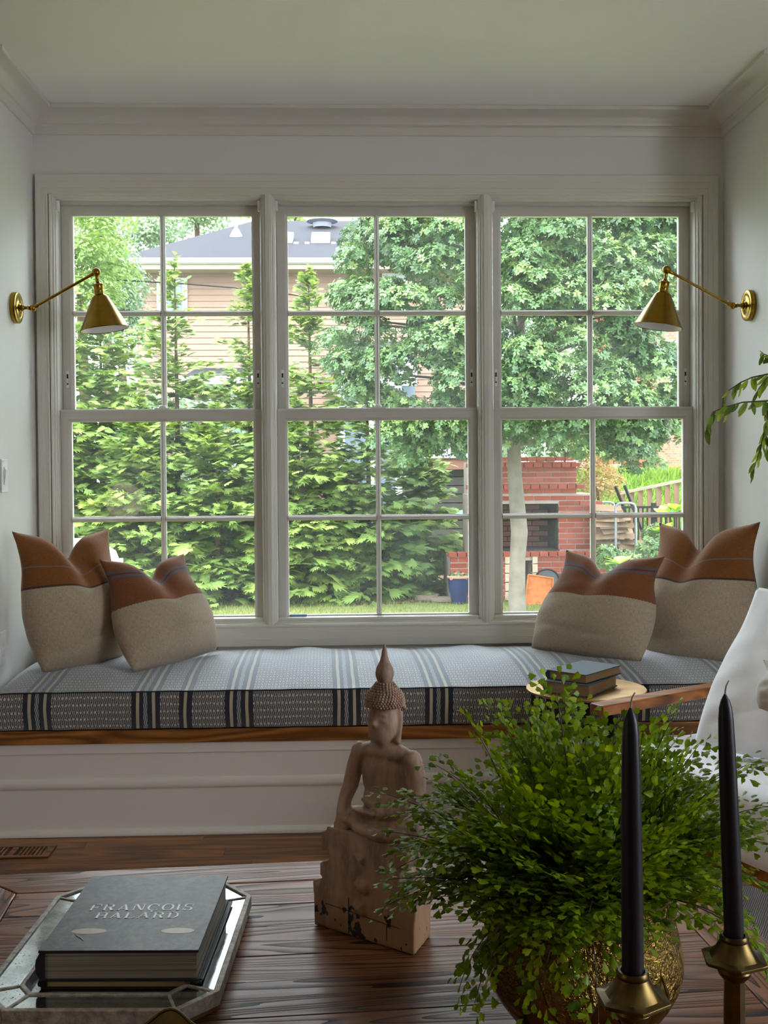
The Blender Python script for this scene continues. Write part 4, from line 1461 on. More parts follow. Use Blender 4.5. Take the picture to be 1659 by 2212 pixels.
# seated figure (set a little back on its throne)
FO = Matrix.Translation((.016, .010, 0))
m = MB()
m.ball((0, .004, .292), (.054, .030, .064))                       # chest
m.ball((0, .002, .245), (.050, .031, .045))                       # belly
m.ball((0, .002, .338), (.062, .024, .020))                       # shoulders
m.ball((-.060, .002, .330), (.018, .019, .020)); m.ball((.060, .002, .330), (.018, .019, .020))
m.tube([(0, .004, .335), (0, .002, .372)], [.023, .021], 16)       # neck
m.ball((0, .000, .398), (.0325, .034, .046), 24, 16)              # head
m.ball((0, -.012, .382), (.026, .022, .028), 20, 12)              # jaw
m.tube([(0, -.027, .410), (0, -.036, .396), (0, -.032, .391)], [.0035, .0055, .004], 10)   # nose
m.ball((0, -.0265, .379), (.010, .006, .0035)); m.ball((0, -.026, .3745), (.008, .006, .003))  # lips
for sx in (-1, 1):
    m.ball((sx * .013, -.0265, .4035), (.0085, .0055, .0032))       # lids
    m.tube([(sx * .004, -.0300, .412), (sx * .012, -.0290, .4155), (sx * .021, -.0235, .412)], .0020, 8)  # brows
    m.tube([(sx * .031, .004, .418), (sx * .0335, .003, .400), (sx * .0325, .000, .378), (sx * .031, -.003, .360)], [.006, .0055, .0045, .0065], 10)   # long ears
# right arm reaching down over the knee
m.tube([(-.060, .002, .330), (-.072, .001, .300), (-.080, -.002, .268)], [.0180, .0165, .0155], 14)
m.tube([(-.079, -.002, .268), (-.083, -.016, .242), (-.079, -.032, .214)], [.0155, .0135, .0120], 14)
m.ball((-.078, -.036, .203), (.0135, .0075, .016))
for k_ in range(4):
    x_ = -.089 + k_ * .0072
    m.tube([(x_, -.0385, .200), (x_ + .0005, -.0425, .184), (x_ + .001, -.0430, .166 - .003 * (k_ in (1, 2)))], [.0038, .0036, .0028], 8)
m.tube([(-.067, -.036, .205), (-.062, -.041, .194), (-.061, -.042, .184)], [.0040, .0036, .0030], 8)
# left forearm across the lap
m.tube([(.060, .002, .330), (.070, .002, .298), (.073, -.002, .262)], [.0185, .0175, .0165], 14)
m.tube([(.071, .000, .262), (.048, -.026, .240), (.010, -.038, .234)], [.0165, .0145, .0125], 14)
m.ball((-.008, -.040, .233), (.020, .011, .007))
for k_ in range(4):
    m.tube([(-.018, -.034 - .005 * k_, .235), (-.034, -.034 - .005 * k_, .237), (-.044, -.032 - .005 * k_, .233)], [.0036, .0033, .0026], 8)
# crossed legs
m.ball((-.045, -.012, .207), (.046, .032, .024)); m.ball((.045, -.012, .207), (.046, .032, .024))
m.ball((0, -.016, .205), (.055, .034, .022)); m.ball((-.082, -.012, .203), (.016, .022, .019)); m.ball((.080, -.012, .203), (.016, .022, .019))
m.tube([(.070, -.036, .203), (.02, -.046, .197), (-.040, -.043, .202)], [.014, .013, .010], 14)
m.ball((-.050, -.042, .209), (.020, .008, .007))
# waist band
m.tube([(-.040, -.020, .248), (0, -.027, .243), (.040, -.020, .248)], .0045, 10)
m.v = [tuple(FO @ Vector(p_)) for p_ in m.v]
sp_(m, 'figure', .0026)
# tiered throne
m = MB()
def tier(z0, z1, hx0, hx1, y0, y1):
    m.add([(-hx0, -y0, z0), (hx0, -y0, z0), (hx0 * .80, y0, z0), (-hx0 * .80, y0, z0), (-hx1, -y1, z1), (hx1, -y1, z1), (hx1 * .80, y1, z1), (-hx1 * .80, y1, z1)],
          [(0, 3, 2, 1), (4, 5, 6, 7), (0, 1, 5, 4), (1, 2, 6, 5), (2, 3, 7, 6), (3, 0, 4, 7)])
tier(0, .072, .116, .118, .044, .044)
tier(.070, .100, .110, .094, .043, .042)
tier(.098, .135, .092, .080, .042, .040)
tier(.130, .165, .082, .088, .040, .040)
tier(.160, .192, .092, .088, .041, .038)
for sx in (-1, 1):
    m.add([(sx * .118, -.044, .060), (sx * .104, -.044, .060), (sx * .094, .044, .060), (sx * .084, .044, .060), (sx * .1195, -.044, .084), (sx * .116, -.044, .086), (sx * .0955, .044, .084), (sx * .092, .044, .086)],
          [(0, 1, 5, 4), (2, 6, 7, 3), (0, 4, 6, 2), (1, 3, 7, 5), (4, 5, 7, 6), (0, 2, 3, 1)])
    m.add([(sx * .101, -.042, .096), (sx * .084, -.042, .096), (sx * .081, .042, .096), (sx * .067, .042, .096), (sx * .103, -.042, .122), (sx * .099, -.042, .124), (sx * .083, .042, .122), (sx * .079, .042, .124)],
          [(0, 1, 5, 4), (2, 6, 7, 3), (0, 4, 6, 2), (1, 3, 7, 5), (4, 5, 7, 6), (0, 2, 3, 1)])
    m.add([(sx * .080, -.041, .150), (sx * .080, .041, .150), (sx * .080, .041, .185), (sx * .080, -.041, .185), (sx * .098, -.041, .143), (sx * .080, .041, .143), (sx * .082, .041, .180), (sx * .101, -.041, .180)],
          [(0, 1, 2, 3), (4, 7, 6, 5), (0, 4, 5, 1), (1, 5, 6, 2), (2, 6, 7, 3), (3, 7, 4, 0)])
m.tube([(-.012, -.043, .105), (.004, -.047, .098), (.012, -.045, .088)], [.008, .012, .006], 12)
m.tube([(-.016, -.044, .062), (-.004, -.047, .058), (.006, -.045, .048)], [.008, .011, .006], 12)
m.tube([(-.02, -.040, .152), (.004, -.045, .146)], [.004, .008], 10)
sp_(m, 'throne', .0028)
m = MB()
m.add([(-.088, -.0452, .049), (-.088, -.0446, .0475), (.085, -.0446, .0405), (.085, -.0452, .042)], [(0, 1, 2, 3)])
m.box(-.0315, -.0305, -.0453, -.0440, .004, .070)
m.box(.0555, .0562, -.0453, -.0440, .012, .040)
sp_(m, 'crack', mat=M_SLOT)
# hair of small snail curls
m = MB()
HP = [(.0335, .424), (.0365, .430), (.0350, .440), (.0290, .452), (.0205, .461), (.0160, .467), (.0150, .470)]
m.lathe(HP, 32, FO)
hair = sp_(m, 'hair_cap', smooth=60)
curl = MB(); curl.ball((0, 0, 0), .0026, 6, 4)
m = MB()
for i in range(11):
    t = i / 10
    z = .4275 + t * .040
    r = float(np.interp(z, [q[1] for q in HP], [q[0] for q in HP])) + .0006
    n = max(10, int(2 * PI * r / .0058))
    for k_ in range(n):
        a = 2 * PI * (k_ + .5 * (i % 2)) / n
        m.add([(p_[0] + .016 + r * math.cos(a), p_[1] + .010 + r * math.sin(a), p_[2] + z) for p_ in curl.v], curl.f)
tag(sp_(m, 'hair_curls', smooth=60), kind='stuff')
for sx in (-1, 1):
    m = MB(); m.tube([(.016 + sx * .028, .020, .430), (.016 + sx * .036, .020, .426), (.016 + sx * .042, .019, .420)], [.007, .005, .0015], 10)
    sp_(m, 'hair_flare', smooth=50)
m = MB()
m.lathe([(.0140, .466), (.0125, .469), (.0150, .474), (.0172, .482), (.0174, .488), (.0155, .496), (.0115, .504), (.0085, .510), (.0068, .517), (.0062, .5175), (.0056, .524), (.0036, .533), (.0008, .541)], 28, FO)
sp_(m, 'finial', smooth=40)

# ================================================================ BRASS POT
PC = Vector((.350, 1.62, ZT))
def pot_mat():
    k = NT('embossed_brass', lin(150, 118, 46), .25, 1.0)
    v = k.coord('Object')
    n = k.noise(v, 11, 5, .6)
    k.col(k.ramp(n, [(.3, lin(96, 76, 36)), (.6, lin(142, 118, 62)), (.85, lin(168, 144, 86))]))
    k.rough(k.math('MULTIPLY_ADD', n, .25, .12))
    tc = k.n('ShaderNodeTexCoord'); sp = k.n('ShaderNodeSeparateXYZ'); k.l(tc.outputs['Object'], sp.inputs[0])
    # chased foliage covers only the petal-shaped fields above the belly
    ang = k.math('ARCTAN2', k.math('SUBTRACT', sp.outputs['Y'], PC.y), k.math('SUBTRACT', sp.outputs['X'], PC.x))
    lobe = k.math('ABSOLUTE', k.math('COSINE', k.math('MULTIPLY', ang, 5.0)))
    lim = k.math('MULTIPLY_ADD', lobe, -.07, ZT + .152)
    field = k.math('MULTIPLY', k.math('GREATER_THAN', sp.outputs['Z'], lim), k.math('LESS_THAN', sp.outputs['Z'], ZT + .235))
    nz = k.noise(v, 95, 3, .5, 2.5)
    rim_ = k.math('MULTIPLY', k.math('SUBTRACT', 1.0, k.math('MINIMUM', k.math('MULTIPLY', k.math('ABSOLUTE', k.math('SUBTRACT', sp.outputs['Z'], lim)), 160), 1.0)), .8)
    k.bump(k.math('ADD', k.math('MULTIPLY', nz, field), rim_), .9, .006)
    return k.m
M_POT = pot_mat()
pot = thing('brass_pot', PC, 'round embossed brass pot holding the fern', 'pot')
pp = [(.098, .0005), (.101, .004), (.103, .012), (.100, .020), (.094, .026), (.097, .034), (.104, .042), (.118, .058), (.132, .078), (.143, .100), (.1485, .122), (.1480, .140), (.1445, .160), (.1395, .182), (.1350, .205), (.1325, .225), (.1320, .240), (.1335, .252)]
m = MB(); m.lathe(pp + [(.130, .252), (.128, .240), (.130, .205), (.143, .130), (.120, .065), (.09, .04), (0.001, .036)], 72, Matrix.Translation(PC), cap=False); m.build('body', M_POT, pot, smooth=50)
m = MB(); m.lathe([(.1325, .248), (.138, .250), (.141, .254), (.140, .259), (.134, .260), (.130, .256)], 72, Matrix.Translation(PC), cap=False); m.build('rim', M_POT, pot, smooth=50)
m = MB(); m.lathe([(.0, .20), (.127, .20), (.12, .21), (.0, .222)], 32, Matrix.Translation(PC), cap=False); m.build('soil', plain('dark_soil', lin(34, 26, 20), .95, 0, .1, .3, 60, .6, 120), pot)

# ================================================================ FERN
M_FERN = leaf_mat('fern_leaf', [(0, lin(72, 98, 12)), (.5, lin(112, 142, 18)), (1, lin(156, 178, 32))], .42, .42, attr=True)
M_FERN1 = leaf_mat('fern_leaf_single', [(0, lin(72, 98, 12)), (.5, lin(112, 142, 18)), (1, lin(156, 178, 32))], .42, .42, attr=False)
M_STEM = plain('fern_stem', lin(44, 42, 22), .6)
def leaflet(n_notch=4, spread=.55, cup=.12):
    vs = [(0, 0, 0)]
    k_ = n_notch * 2 + 1
    for i in range(k_):
        a = -spread + 2 * spread * i / (k_ - 1)
        r = 1.0 if i % 2 else .86
        r *= 1 - .22 * (abs(a) / spread) ** 2
        vs.append((r * math.cos(a), r * math.sin(a) * 1.0, -cup * (a / spread) ** 2 + .05))
    # side shoulders make the wedge narrower at the stalk
    vs.append((.40, .22, 0)); vs.append((.40, -.22, 0))
    n = len(vs)
    fs = [(0, n - 1, 1)]
    ring_ = [n - 1] + list(range(1, k_ + 1)) + [n - 2]
    fs = [(0, ring_[i], ring_[i + 1]) for i in range(len(ring_) - 1)]
    return vs, fs
LT = [leaflet(3, .55), leaflet(4, .62, .2), leaflet(3, .42, .05), leaflet(2, .5, .15)]
fern = thing('fern', PC + Vector((0, 0, .21)), 'bushy green maidenhair-type fern growing in the brass pot', 'plant')
LP, LX, LZ, LS, LTi = [], [], [], [], []
def frond(start, az, el, length, droop, seed_, nseg=16):
    r_ = random.Random(seed_)
    d = Vector((math.cos(az) * math.cos(el), math.sin(az) * math.cos(el), math.sin(el)))
    p = Vector(start)
    pts = [p.copy()]
    dirs = [d.copy()]
    step = length / nseg
    bend = Vector((r_.uniform(-.25, .25), r_.uniform(-.25, .25), 0))
    for i in range(nseg):
        d = (d + Vector((0, 0, -droop * (i / nseg) * .16)) + bend * .06).normalized()
        p = p + d * step
        if p.z < ZT + .012: p.z = ZT + .012
        pts.append(p.copy()); dirs.append(d.copy())
    m = MB(); m.tube(pts, [.0016 - .0011 * i / nseg for i in range(nseg + 1)], 5); m.build('frond_stem', M_STEM, fern)
    def leaf(q, ax_, up, s):
        LP.append(q); LX.append(ax_.normalized()); LZ.append(up); LS.append(s); LTi.append(min(1, max(0, r_.gauss(.45, .22))))
    for i in range(3, nseg + 1):
        t = i / nseg
        if t < .34: continue
        base, dd = pts[i], dirs[i]
        side = dd.cross(Vector((0, 0, 1)))
        if side.length < .05: side = Vector((1, 0, 0))
        side.normalize()
        upn = side.cross(dd).normalized()
        bl = (.060 * (1 - .70 * t) + .010)
        for sg in (-1, 1):
            if r_.random() < .12: continue
            bd = (side * sg * r_.uniform(.7, 1.1) + dd * r_.uniform(.45, .8) + upn * r_.uniform(-.25, .35)).normalized()
            npin = max(1, int(round(bl / .0130)))
            q = base.copy()
            for j in range(npin):
                q = q + bd * (bl / npin)
                bd = (bd + Vector((0, 0, -.07)) + Vector((r_.uniform(-.1, .1), r_.uniform(-.1, .1), r_.uniform(-.1, .1)))).normalized()
                sd = bd.cross(upn).normalized()
                for s2 in ((-1, 1) if j < npin - 1 else (0,)):
                    if s2 and r_.random() < .15: continue
                    ax_ = (bd * (.75 if s2 else 1) + sd * s2 * .75 + Vector((0, 0, r_.uniform(-.35, .1)))).normalized()
                    up = (upn + Vector((r_.uniform(-.6, .6), r_.uniform(-.6, .6), r_.uniform(-.3, .3)))).normalized()
                    leaf(q + ax_ * .002, ax_, up, r_.uniform(.0150, .0235) * (1 - .22 * t))
    leaf(pts[-1], dirs[-1], Vector((0, 0, 1)), .012)
fr = random.Random(21)
c0 = PC + Vector((0, 0, .225))
for i in range(128):
    az = fr.uniform(0, 2 * PI)
    el = fr.choice([fr.uniform(.9, 1.45), fr.uniform(.35, .95), fr.uniform(.15, .7), fr.uniform(.5, 1.2)])
    L = fr.uniform(.20, .295) * (1.0 if el < .9 else 1.0)
    if math.sin(az) < -.4: L *= .82; el = max(el, .35)
    st = c0 + Vector((.07 * math.cos(az) * fr.random(), .07 * math.sin(az) * fr.random(), 0))
    frond(st, az, el, L, fr.uniform(.25, .75) * (1.05 if el < .6 else .7), 100 + i)
# fronds that the photograph shows clearly: far left sprays, drooping ones and the upright tips
for az, el, L, dr, sd_ in ((PI * .97, .50, .30, .9, 1), (PI * 1.04, .30, .28, .7, 2), (PI * .92, .80, .30, .7, 3), (PI * 1.12, .05, .25, 1.5, 4), (PI * 1.45, .35, .27, 2.3, 5), (PI * 1.38, .30, .25, 2.4, 6),
                           (.05, .50, .36, .8, 7), (-.15, .40, .33, 1.1, 8), (.15, .75, .36, .7, 9), (-.35, .15, .31, 1.2, 10), (PI * .60, 1.38, .32, .1, 11), (PI * .55, 1.25, .29, .1, 12), (PI * .8, 1.2, .30, .2, 13), (PI * .35, 1.2, .28, .2, 14), (PI * 1.2, .1, .26, 1.8, 15), (-.1, .25, .30, 1.4, 16)):
    frond(c0, az, el, L, dr, 900 + sd_)
LPa, LXa = np.array(LP), unit(np.array(LX))
LZa = ortho(LXa, np.array(LZ))
LSa, LTa = np.array(LS), np.array(LTi)
# the 300 leaflets that show largest are pieces of their own, the rest one joined part
camd = np.linalg.norm(LPa - np.array([0, 0, EYE]), axis=1)
vis = LSa / camd * (0.35 + np.abs(np.sum(LZa * unit(LPa - np.array([0, 0, EYE])), axis=1)))
outer = np.linalg.norm((LPa - np.array(c0)) * np.array([1, 1, 1]), axis=1)
score = vis * (outer > .14) * (1 + .8 * (LPa[:, 1] < 1.62))
order = np.argsort(-score)
first, rest = order[:300], order[300:]
lmes = []
for tv, tf in LT:
    me = bpy.data.meshes.new('leaflet'); me.from_pydata(tv, [], tf); me.update(); me.materials.append(M_FERN1); lmes.append(me)
for i in first:
    X_, Z_ = Vector(LXa[i]), Vector(LZa[i]); Y_ = Z_.cross(X_)
    R3 = Matrix((X_, Y_, Z_)).transposed()
    s_ = LSa[i]
    o = bpy.data.objects.new('leaflet', lmes[i % 4]); COL.objects.link(o)
    o.matrix_basis = Matrix.Translation(Vector(LPa[i])) @ R3.to_4x4() @ Matrix.Diagonal((s_, s_, s_, 1))
    put(o, fern)
tag(scatter('foliage', LT, LPa[rest], LXa[rest], LZa[rest], LSa[rest], LTa[rest], M_FERN, fern), kind='stuff')

# ================================================================ HANGING BRANCHES AT THE RIGHT WALL
M_OLIVE = leaf_mat('narrow_leaf', [(0, lin(76, 100, 48)), (.5, lin(112, 136, 56)), (1, lin(160, 178, 66))], .42, .45, attr=False)
M_BARK = plain('thin_bark', lin(76, 70, 54), .8)
yp = 3.40
ptree = thing('leafy_houseplant', (1.80, 3.62, 0), 'tall houseplant with drooping narrow leaves at the right wall', 'plant')
def narrow_leaf():
    n = 7
    vs, fs = [], []
    for i in range(n):
        t = i / (n - 1)
        w = .17 * math.sin(PI * min(1, t * .92 + .04)) ** .8
        z = -.10 * t * t
        vs += [(t, -w, z + .03 * (w > .05)), (t, 0, z), (t, w, z + .03 * (w > .05))]
    for i in range(n - 1):
        a = i * 3
        fs += [(a, a + 1, a + 4, a + 3), (a + 1, a + 2, a + 5, a + 4)]
    me = bpy.data.meshes.new('leaf'); me.from_pydata(vs, [], fs); me.update(); me.materials.append(M_OLIVE)
    me.polygons.foreach_set('use_smooth', [True] * len(me.polygons))
    return me
NL = narrow_leaf()
def branch(pix, seeds, Y0, Y1, lsize):
    n = len(pix)
    pts = [at_y(x, y, Y0 + (Y1 - Y0) * i / (n - 1)) for i, (x, y) in enumerate(pix)]
    fine = []
    for i in range(n - 1):
        for k_ in range(5): fine.append(pts[i].lerp(pts[i + 1], k_ / 5))
    fine.append(pts[-1])
    m = MB(); m.tube(fine, [.0034 - .0026 * i / len(fine) for i in range(len(fine))], 6); m.build('twig', M_BARK, ptree)
    r_ = random.Random(seeds)
    tot = sum((fine[i + 1] - fine[i]).length for i in range(len(fine) - 1))
    acc = 0; nxt = .01
    for i in range(len(fine) - 1):
        seg = (fine[i + 1] - fine[i])
        acc += seg.length
        if acc >= nxt:
            nxt += lsize * r_.uniform(.30, .55)
            d = seg.normalized()
            for q in range(r_.choice((1, 1, 2))):
                ax_ = (d * r_.uniform(.2, .8) + Vector((r_.uniform(-.35, .35), r_.uniform(-.35, .35), -r_.uniform(.25, 1.0)))).normalized()
                up = Vector((r_.uniform(-1, 1), -.8, r_.uniform(-.2, .8)))
                Z_ = (up - ax_ * up.dot(ax_)).normalized(); Y_ = Z_.cross(ax_)
                s_ = lsize * r_.uniform(.75, 1.15)
                o = bpy.data.objects.new('leaf', NL); COL.objects.link(o)
                o.matrix_basis = Matrix.Translation(fine[i]) @ Matrix((ax_, Y_, Z_)).transposed().to_4x4() @ Matrix.Diagonal((s_, s_, s_, 1))
                put(o, ptree)
branch([(1760, 860), (1700, 862), (1655, 866), (1604, 869), (1565, 880), (1540, 890), (1527, 920), (1524, 940)], 1, yp, yp - .05, .050)
branch([(1760, 830), (1700, 805), (1659, 808), (1625, 815), (1600, 826), (1575, 843), (1563, 857), (1560, 880)], 2, yp, yp + .06, .046)
branch([(1760, 860), (1700, 850), (1662, 880), (1652, 930), (1643, 965), (1636, 990), (1629, 1010), (1627, 1025)], 3, yp, yp - .03, .044)
branch([(1760, 840), (1700, 790), (1665, 770), (1650, 765), (1642, 758)], 4, yp, yp + .1, .040)
branch([(1760, 860), (1695, 870), (1660, 895), (1655, 930), (1657, 980)], 5, yp, yp + .05, .046)
branch([(1760, 850), (1700, 815), (1658, 815), (1640, 838), (1633, 850)], 6, yp, yp + .02, .042)
# trunk and pot stand just outside the frame, to the right
tr0 = at_y(1760, 850, yp)
m = MB(); m.tube([(1.80, 3.62, .30), (1.76, 3.58, .7), (1.64, 3.50, 1.1), tr0, tr0 + Vector((-.02, .02, .25))], [.016, .013, .010, .008, .003], 8); m.build('trunk', M_BARK, ptree)
m = MB(); m.lathe([(.10, .0005), (.13, .01), (.155, .30), (.16, .33), (.15, .335), (.14, .30), (.0, .29)], 32, Matrix.Translation((1.80, 3.62, 0)), cap=False); m.build('planter', plain('terracotta', lin(150, 96, 70), .8), ptree, smooth=40)

# ---------------------------------------------------------------- garden colours: all scaled down to offset the strong sky's light
_lin = lin
ALBEDO = 0.86
def lin(r, g, b):
    c = _lin(r, g, b)
    return (c[0] * ALBEDO, c[1] * ALBEDO, c[2] * ALBEDO, 1.0)

# ================================================================ GARDEN
G = -.40
def grass_ground():
    k = NT('lawn_turf', lin(120, 140, 70), .95, 0, .1)
    v = k.coord('Object')
    n1 = k.noise(v, 1.3, 5, .6); n2 = k.noise(v, 22, 3, .6)
    c = k.ramp(n1, [(.3, lin(104, 112, 66)), (.7, lin(126, 126, 78))])
    k.col(k.mix(k.math('MULTIPLY', n2, .5), c, lin(96, 112, 52)))
    return k.m
M_TURF = grass_ground()
m = MB(); m.box(-40, 40, W + .2, 90, G - .2, G)
tag(m.build('lawn', M_TURF), kind='structure')
M_MULCH = plain('bark_mulch', lin(104, 84, 66), .95, 0, .1, .4, 14, .6, 60)
m = MB()
n = 40
pts0 = [(-6 + 7.6 * i / n, 13.45 + .10 * math.sin(i * .9) + .06 * math.sin(i * 2.3)) for i in range(n + 1)]
vs = [(x, y, G + .012) for x, y in pts0] + [(x, 18.5, G + .012) for x, y in pts0]
m.add(vs, [(i, i + 1, n + 2 + i, n + 1 + i) for i in range(n)])
tag(m.build('mulch_bed', M_MULCH), kind='structure')
# grass blades on the visible strip of lawn
M_BLADE = leaf_mat('grass_blade', [(0, lin(96, 110, 54)), (.6, lin(116, 130, 68)), (1, lin(142, 142, 84))], .3, .7)
nb_ = 26000
gx = rng.uniform(-4.5, 5.5, nb_); gy = rng.uniform(11.2, 14.0, nb_)
pos = np.stack([gx, gy, np.full(nb_, G)], 1)
Xd = unit(np.stack([rng.normal(0, .35, nb_), rng.normal(0, .35, nb_), np.ones(nb_)], 1))
Zd = ortho(Xd, np.stack([rng.normal(0, 1, nb_), -np.ones(nb_), np.zeros(nb_)], 1))
tag(tag(scatter('grass', [([(0, -.06, 0), (0, .06, 0), (1, 0, .12)], [(0, 1, 2)])], pos, Xd, Zd, rng.uniform(.03, .065, nb_), rng.random(nb_), M_BLADE), 'short green lawn grass in front of the hedge', 'grass'), kind='stuff')

# ---------------------------------------------------------------- arborvitae hedge
def spray(nf, seed_):
    """flat fan of toothed fingers, axis +x, length 1"""
    r_ = random.Random(seed_)
    vs, fs = [], []
    def finger(a, L, w, ox=0):
        o = len(vs)
        ca, sa = math.cos(a), math.sin(a)
        n = 2
        for i in range(n + 1):
            t = i / n
            ww = w * (1 - t) ** .6 * (1.0 if i % 2 == 0 else 1.6) + .004
            z = -.22 * (ox + t * L) ** 2
            for s_ in (-1, 1):
                x = ox + t * L * ca - s_ * ww * sa - (.05 if i % 2 else 0) * ca
                y = t * L * sa + s_ * ww * ca
                vs.append((x, y, z))
        for i in range(n):
            a_ = o + i * 2
            fs.append((a_, a_ + 1, a_ + 3, a_ + 2))
    finger(0, 1.0, .075)
    for i in range(nf):
        f = (i + 1) / (nf + 1)
        for s_ in (-1, 1):
            finger(s_ * r_.uniform(.55, .85), (.62 - .38 * f) * r_.uniform(.8, 1.15), .055, .06 + f * .68)
    return vs, fs
SPR = [spray(4, 1), spray(5, 2), spray(4, 3)]
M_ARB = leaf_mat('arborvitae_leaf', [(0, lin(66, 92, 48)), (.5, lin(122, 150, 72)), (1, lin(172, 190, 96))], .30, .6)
M_TRUNKD = plain('conifer_bark', lin(92, 74, 58), .9, 0, .1, .2, 12, .4, 40)
def arborvitae(px, top_py, Y, rbase, label, seed_, count=2300, full=1.0, lean=0.0, base_tint=.5, power=.75, wisp=True):
    r_ = np.random.default_rng(seed_)
    b0 = at_y(px, 1295, Y); x0 = b0.x
    ztop = at_y(px, top_py, Y).z
    Ht = ztop - G
    t = thing('arborvitae', (x0, Y, G), label, 'tree', 'arborvitae trees of the garden hedge')
    m = MB(); m.tube([(x0, Y, G - .05), (x0 + .02, Y, G + Ht * .5), (x0 + lean, Y, G + Ht * .985)], [.055, .030, .005], 8); m.build('trunk', M_TRUNKD, t)
    # boughs: sprays gather along branches that leave the trunk
    nbr = count // 22
    hb_ = r_.random(nbr) ** (1.25 if wisp else 1.1)
    azb = r_.uniform(0, 2 * PI, nbr)
    azb = np.where(r_.random(nbr) < .30, -PI / 2 + r_.normal(0, .8, nbr), azb)
    prof_h = np.interp(hb_, [0, .12, .35, .6, .8, .93, 1], [.88, 1.0, .95, .62 if wisp else .75, .36 if wisp else .5, .17, .04])
    Lb = rbase * prof_h * r_.uniform(.68, 1.12, nbr)
    k = 22
    u = r_.random((nbr, k)) ** .55
    up = (.16 + .5 * hb_)[:, None]
    rr = Lb[:, None] * u
    zz = G + (hb_ * Ht * .985)[:, None] + rr * up - .22 * rr * rr / np.maximum(Lb[:, None], .1) + r_.normal(0, .035, (nbr, k))
    az = azb[:, None] + r_.normal(0, .16, (nbr, k)) * (1.0 + .25 / np.maximum(Lb[:, None], .12)) * .8
    keep = r_.random((nbr, k)) < np.interp(hb_, [0, .45, .7, 1], [1, 1, .62 if wisp else .9, .45])[:, None]
    P_ = np.stack([x0 + lean * hb_[:, None] + rr * np.cos(az), Y + rr * np.sin(az), zz], -1)[keep]
    azf, uf, hf = az[keep], u[keep], np.broadcast_to(hb_[:, None], (nbr, k))[keep]
    btint = np.broadcast_to(r_.normal(0, .12, nbr)[:, None], (nbr, k))[keep]
    n = len(P_)
    spread_ = r_.normal(0, .55, n)
    Xd = unit(np.stack([np.cos(azf + spread_), np.sin(azf + spread_), r_.normal(.05, .22, n) + .55 * hf ** 2], 1))
    Zd = ortho(Xd, np.stack([r_.normal(0, .35, n), r_.normal(-.35, .35, n), np.ones(n)], 1))
    sc = r_.uniform(.17, .31, n) * (1.0 - .50 * hf) * full
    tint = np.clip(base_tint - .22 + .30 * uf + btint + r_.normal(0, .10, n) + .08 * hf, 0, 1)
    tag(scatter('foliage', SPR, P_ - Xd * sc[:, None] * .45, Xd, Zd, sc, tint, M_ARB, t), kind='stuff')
    return t
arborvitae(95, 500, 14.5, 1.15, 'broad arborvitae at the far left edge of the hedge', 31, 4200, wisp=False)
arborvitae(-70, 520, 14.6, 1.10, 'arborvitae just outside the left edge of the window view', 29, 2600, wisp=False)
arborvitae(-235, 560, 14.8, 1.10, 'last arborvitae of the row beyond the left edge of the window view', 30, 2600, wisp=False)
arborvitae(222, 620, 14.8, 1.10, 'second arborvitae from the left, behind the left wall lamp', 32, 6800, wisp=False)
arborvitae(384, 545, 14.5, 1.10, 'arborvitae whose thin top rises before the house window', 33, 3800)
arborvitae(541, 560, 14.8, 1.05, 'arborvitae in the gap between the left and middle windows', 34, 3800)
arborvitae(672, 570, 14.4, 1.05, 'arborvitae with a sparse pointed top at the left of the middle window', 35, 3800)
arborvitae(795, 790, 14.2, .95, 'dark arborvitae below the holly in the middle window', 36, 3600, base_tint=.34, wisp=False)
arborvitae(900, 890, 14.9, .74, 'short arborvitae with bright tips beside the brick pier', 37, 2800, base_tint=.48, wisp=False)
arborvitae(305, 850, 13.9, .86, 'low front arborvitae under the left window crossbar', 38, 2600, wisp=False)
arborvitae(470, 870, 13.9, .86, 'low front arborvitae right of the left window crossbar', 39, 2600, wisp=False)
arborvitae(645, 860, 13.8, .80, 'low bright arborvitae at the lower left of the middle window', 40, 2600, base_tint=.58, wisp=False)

# ---------------------------------------------------------------- holly tree
def rosette(n, seed_):
    r_ = random.Random(seed_)
    vs, fs = [], []
    for i in range(n):
        a = 2 * PI * i / n + r_.uniform(-.3, .3)
        e = r_.uniform(-.15, .55)
        L, w = r_.uniform(.75, 1.05), r_.uniform(.20, .27)
        d = Vector((math.cos(a) * math.cos(e), math.sin(a) * math.cos(e), math.sin(e)))
        s_ = Vector((-math.sin(a), math.cos(a), 0))
        o = len(vs)
        dz = Vector((0, 0, -.10))
        vs += [tuple(d * .08), tuple(d * L * .5 + s_ * w), tuple(d * L + dz), tuple(d * L * .5 - s_ * w)]
        fs.append((o, o + 1, o + 2, o + 3))
    return vs, fs
ROS = [rosette(7, 1), rosette(8, 2), rosette(6, 3)]
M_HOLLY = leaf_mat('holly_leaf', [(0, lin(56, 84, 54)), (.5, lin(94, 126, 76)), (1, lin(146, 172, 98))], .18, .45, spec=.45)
M_HTRUNK = plain('pale_trunk_bark', lin(122, 114, 104), .85, 0, .15, .22, 7, .45, 30)
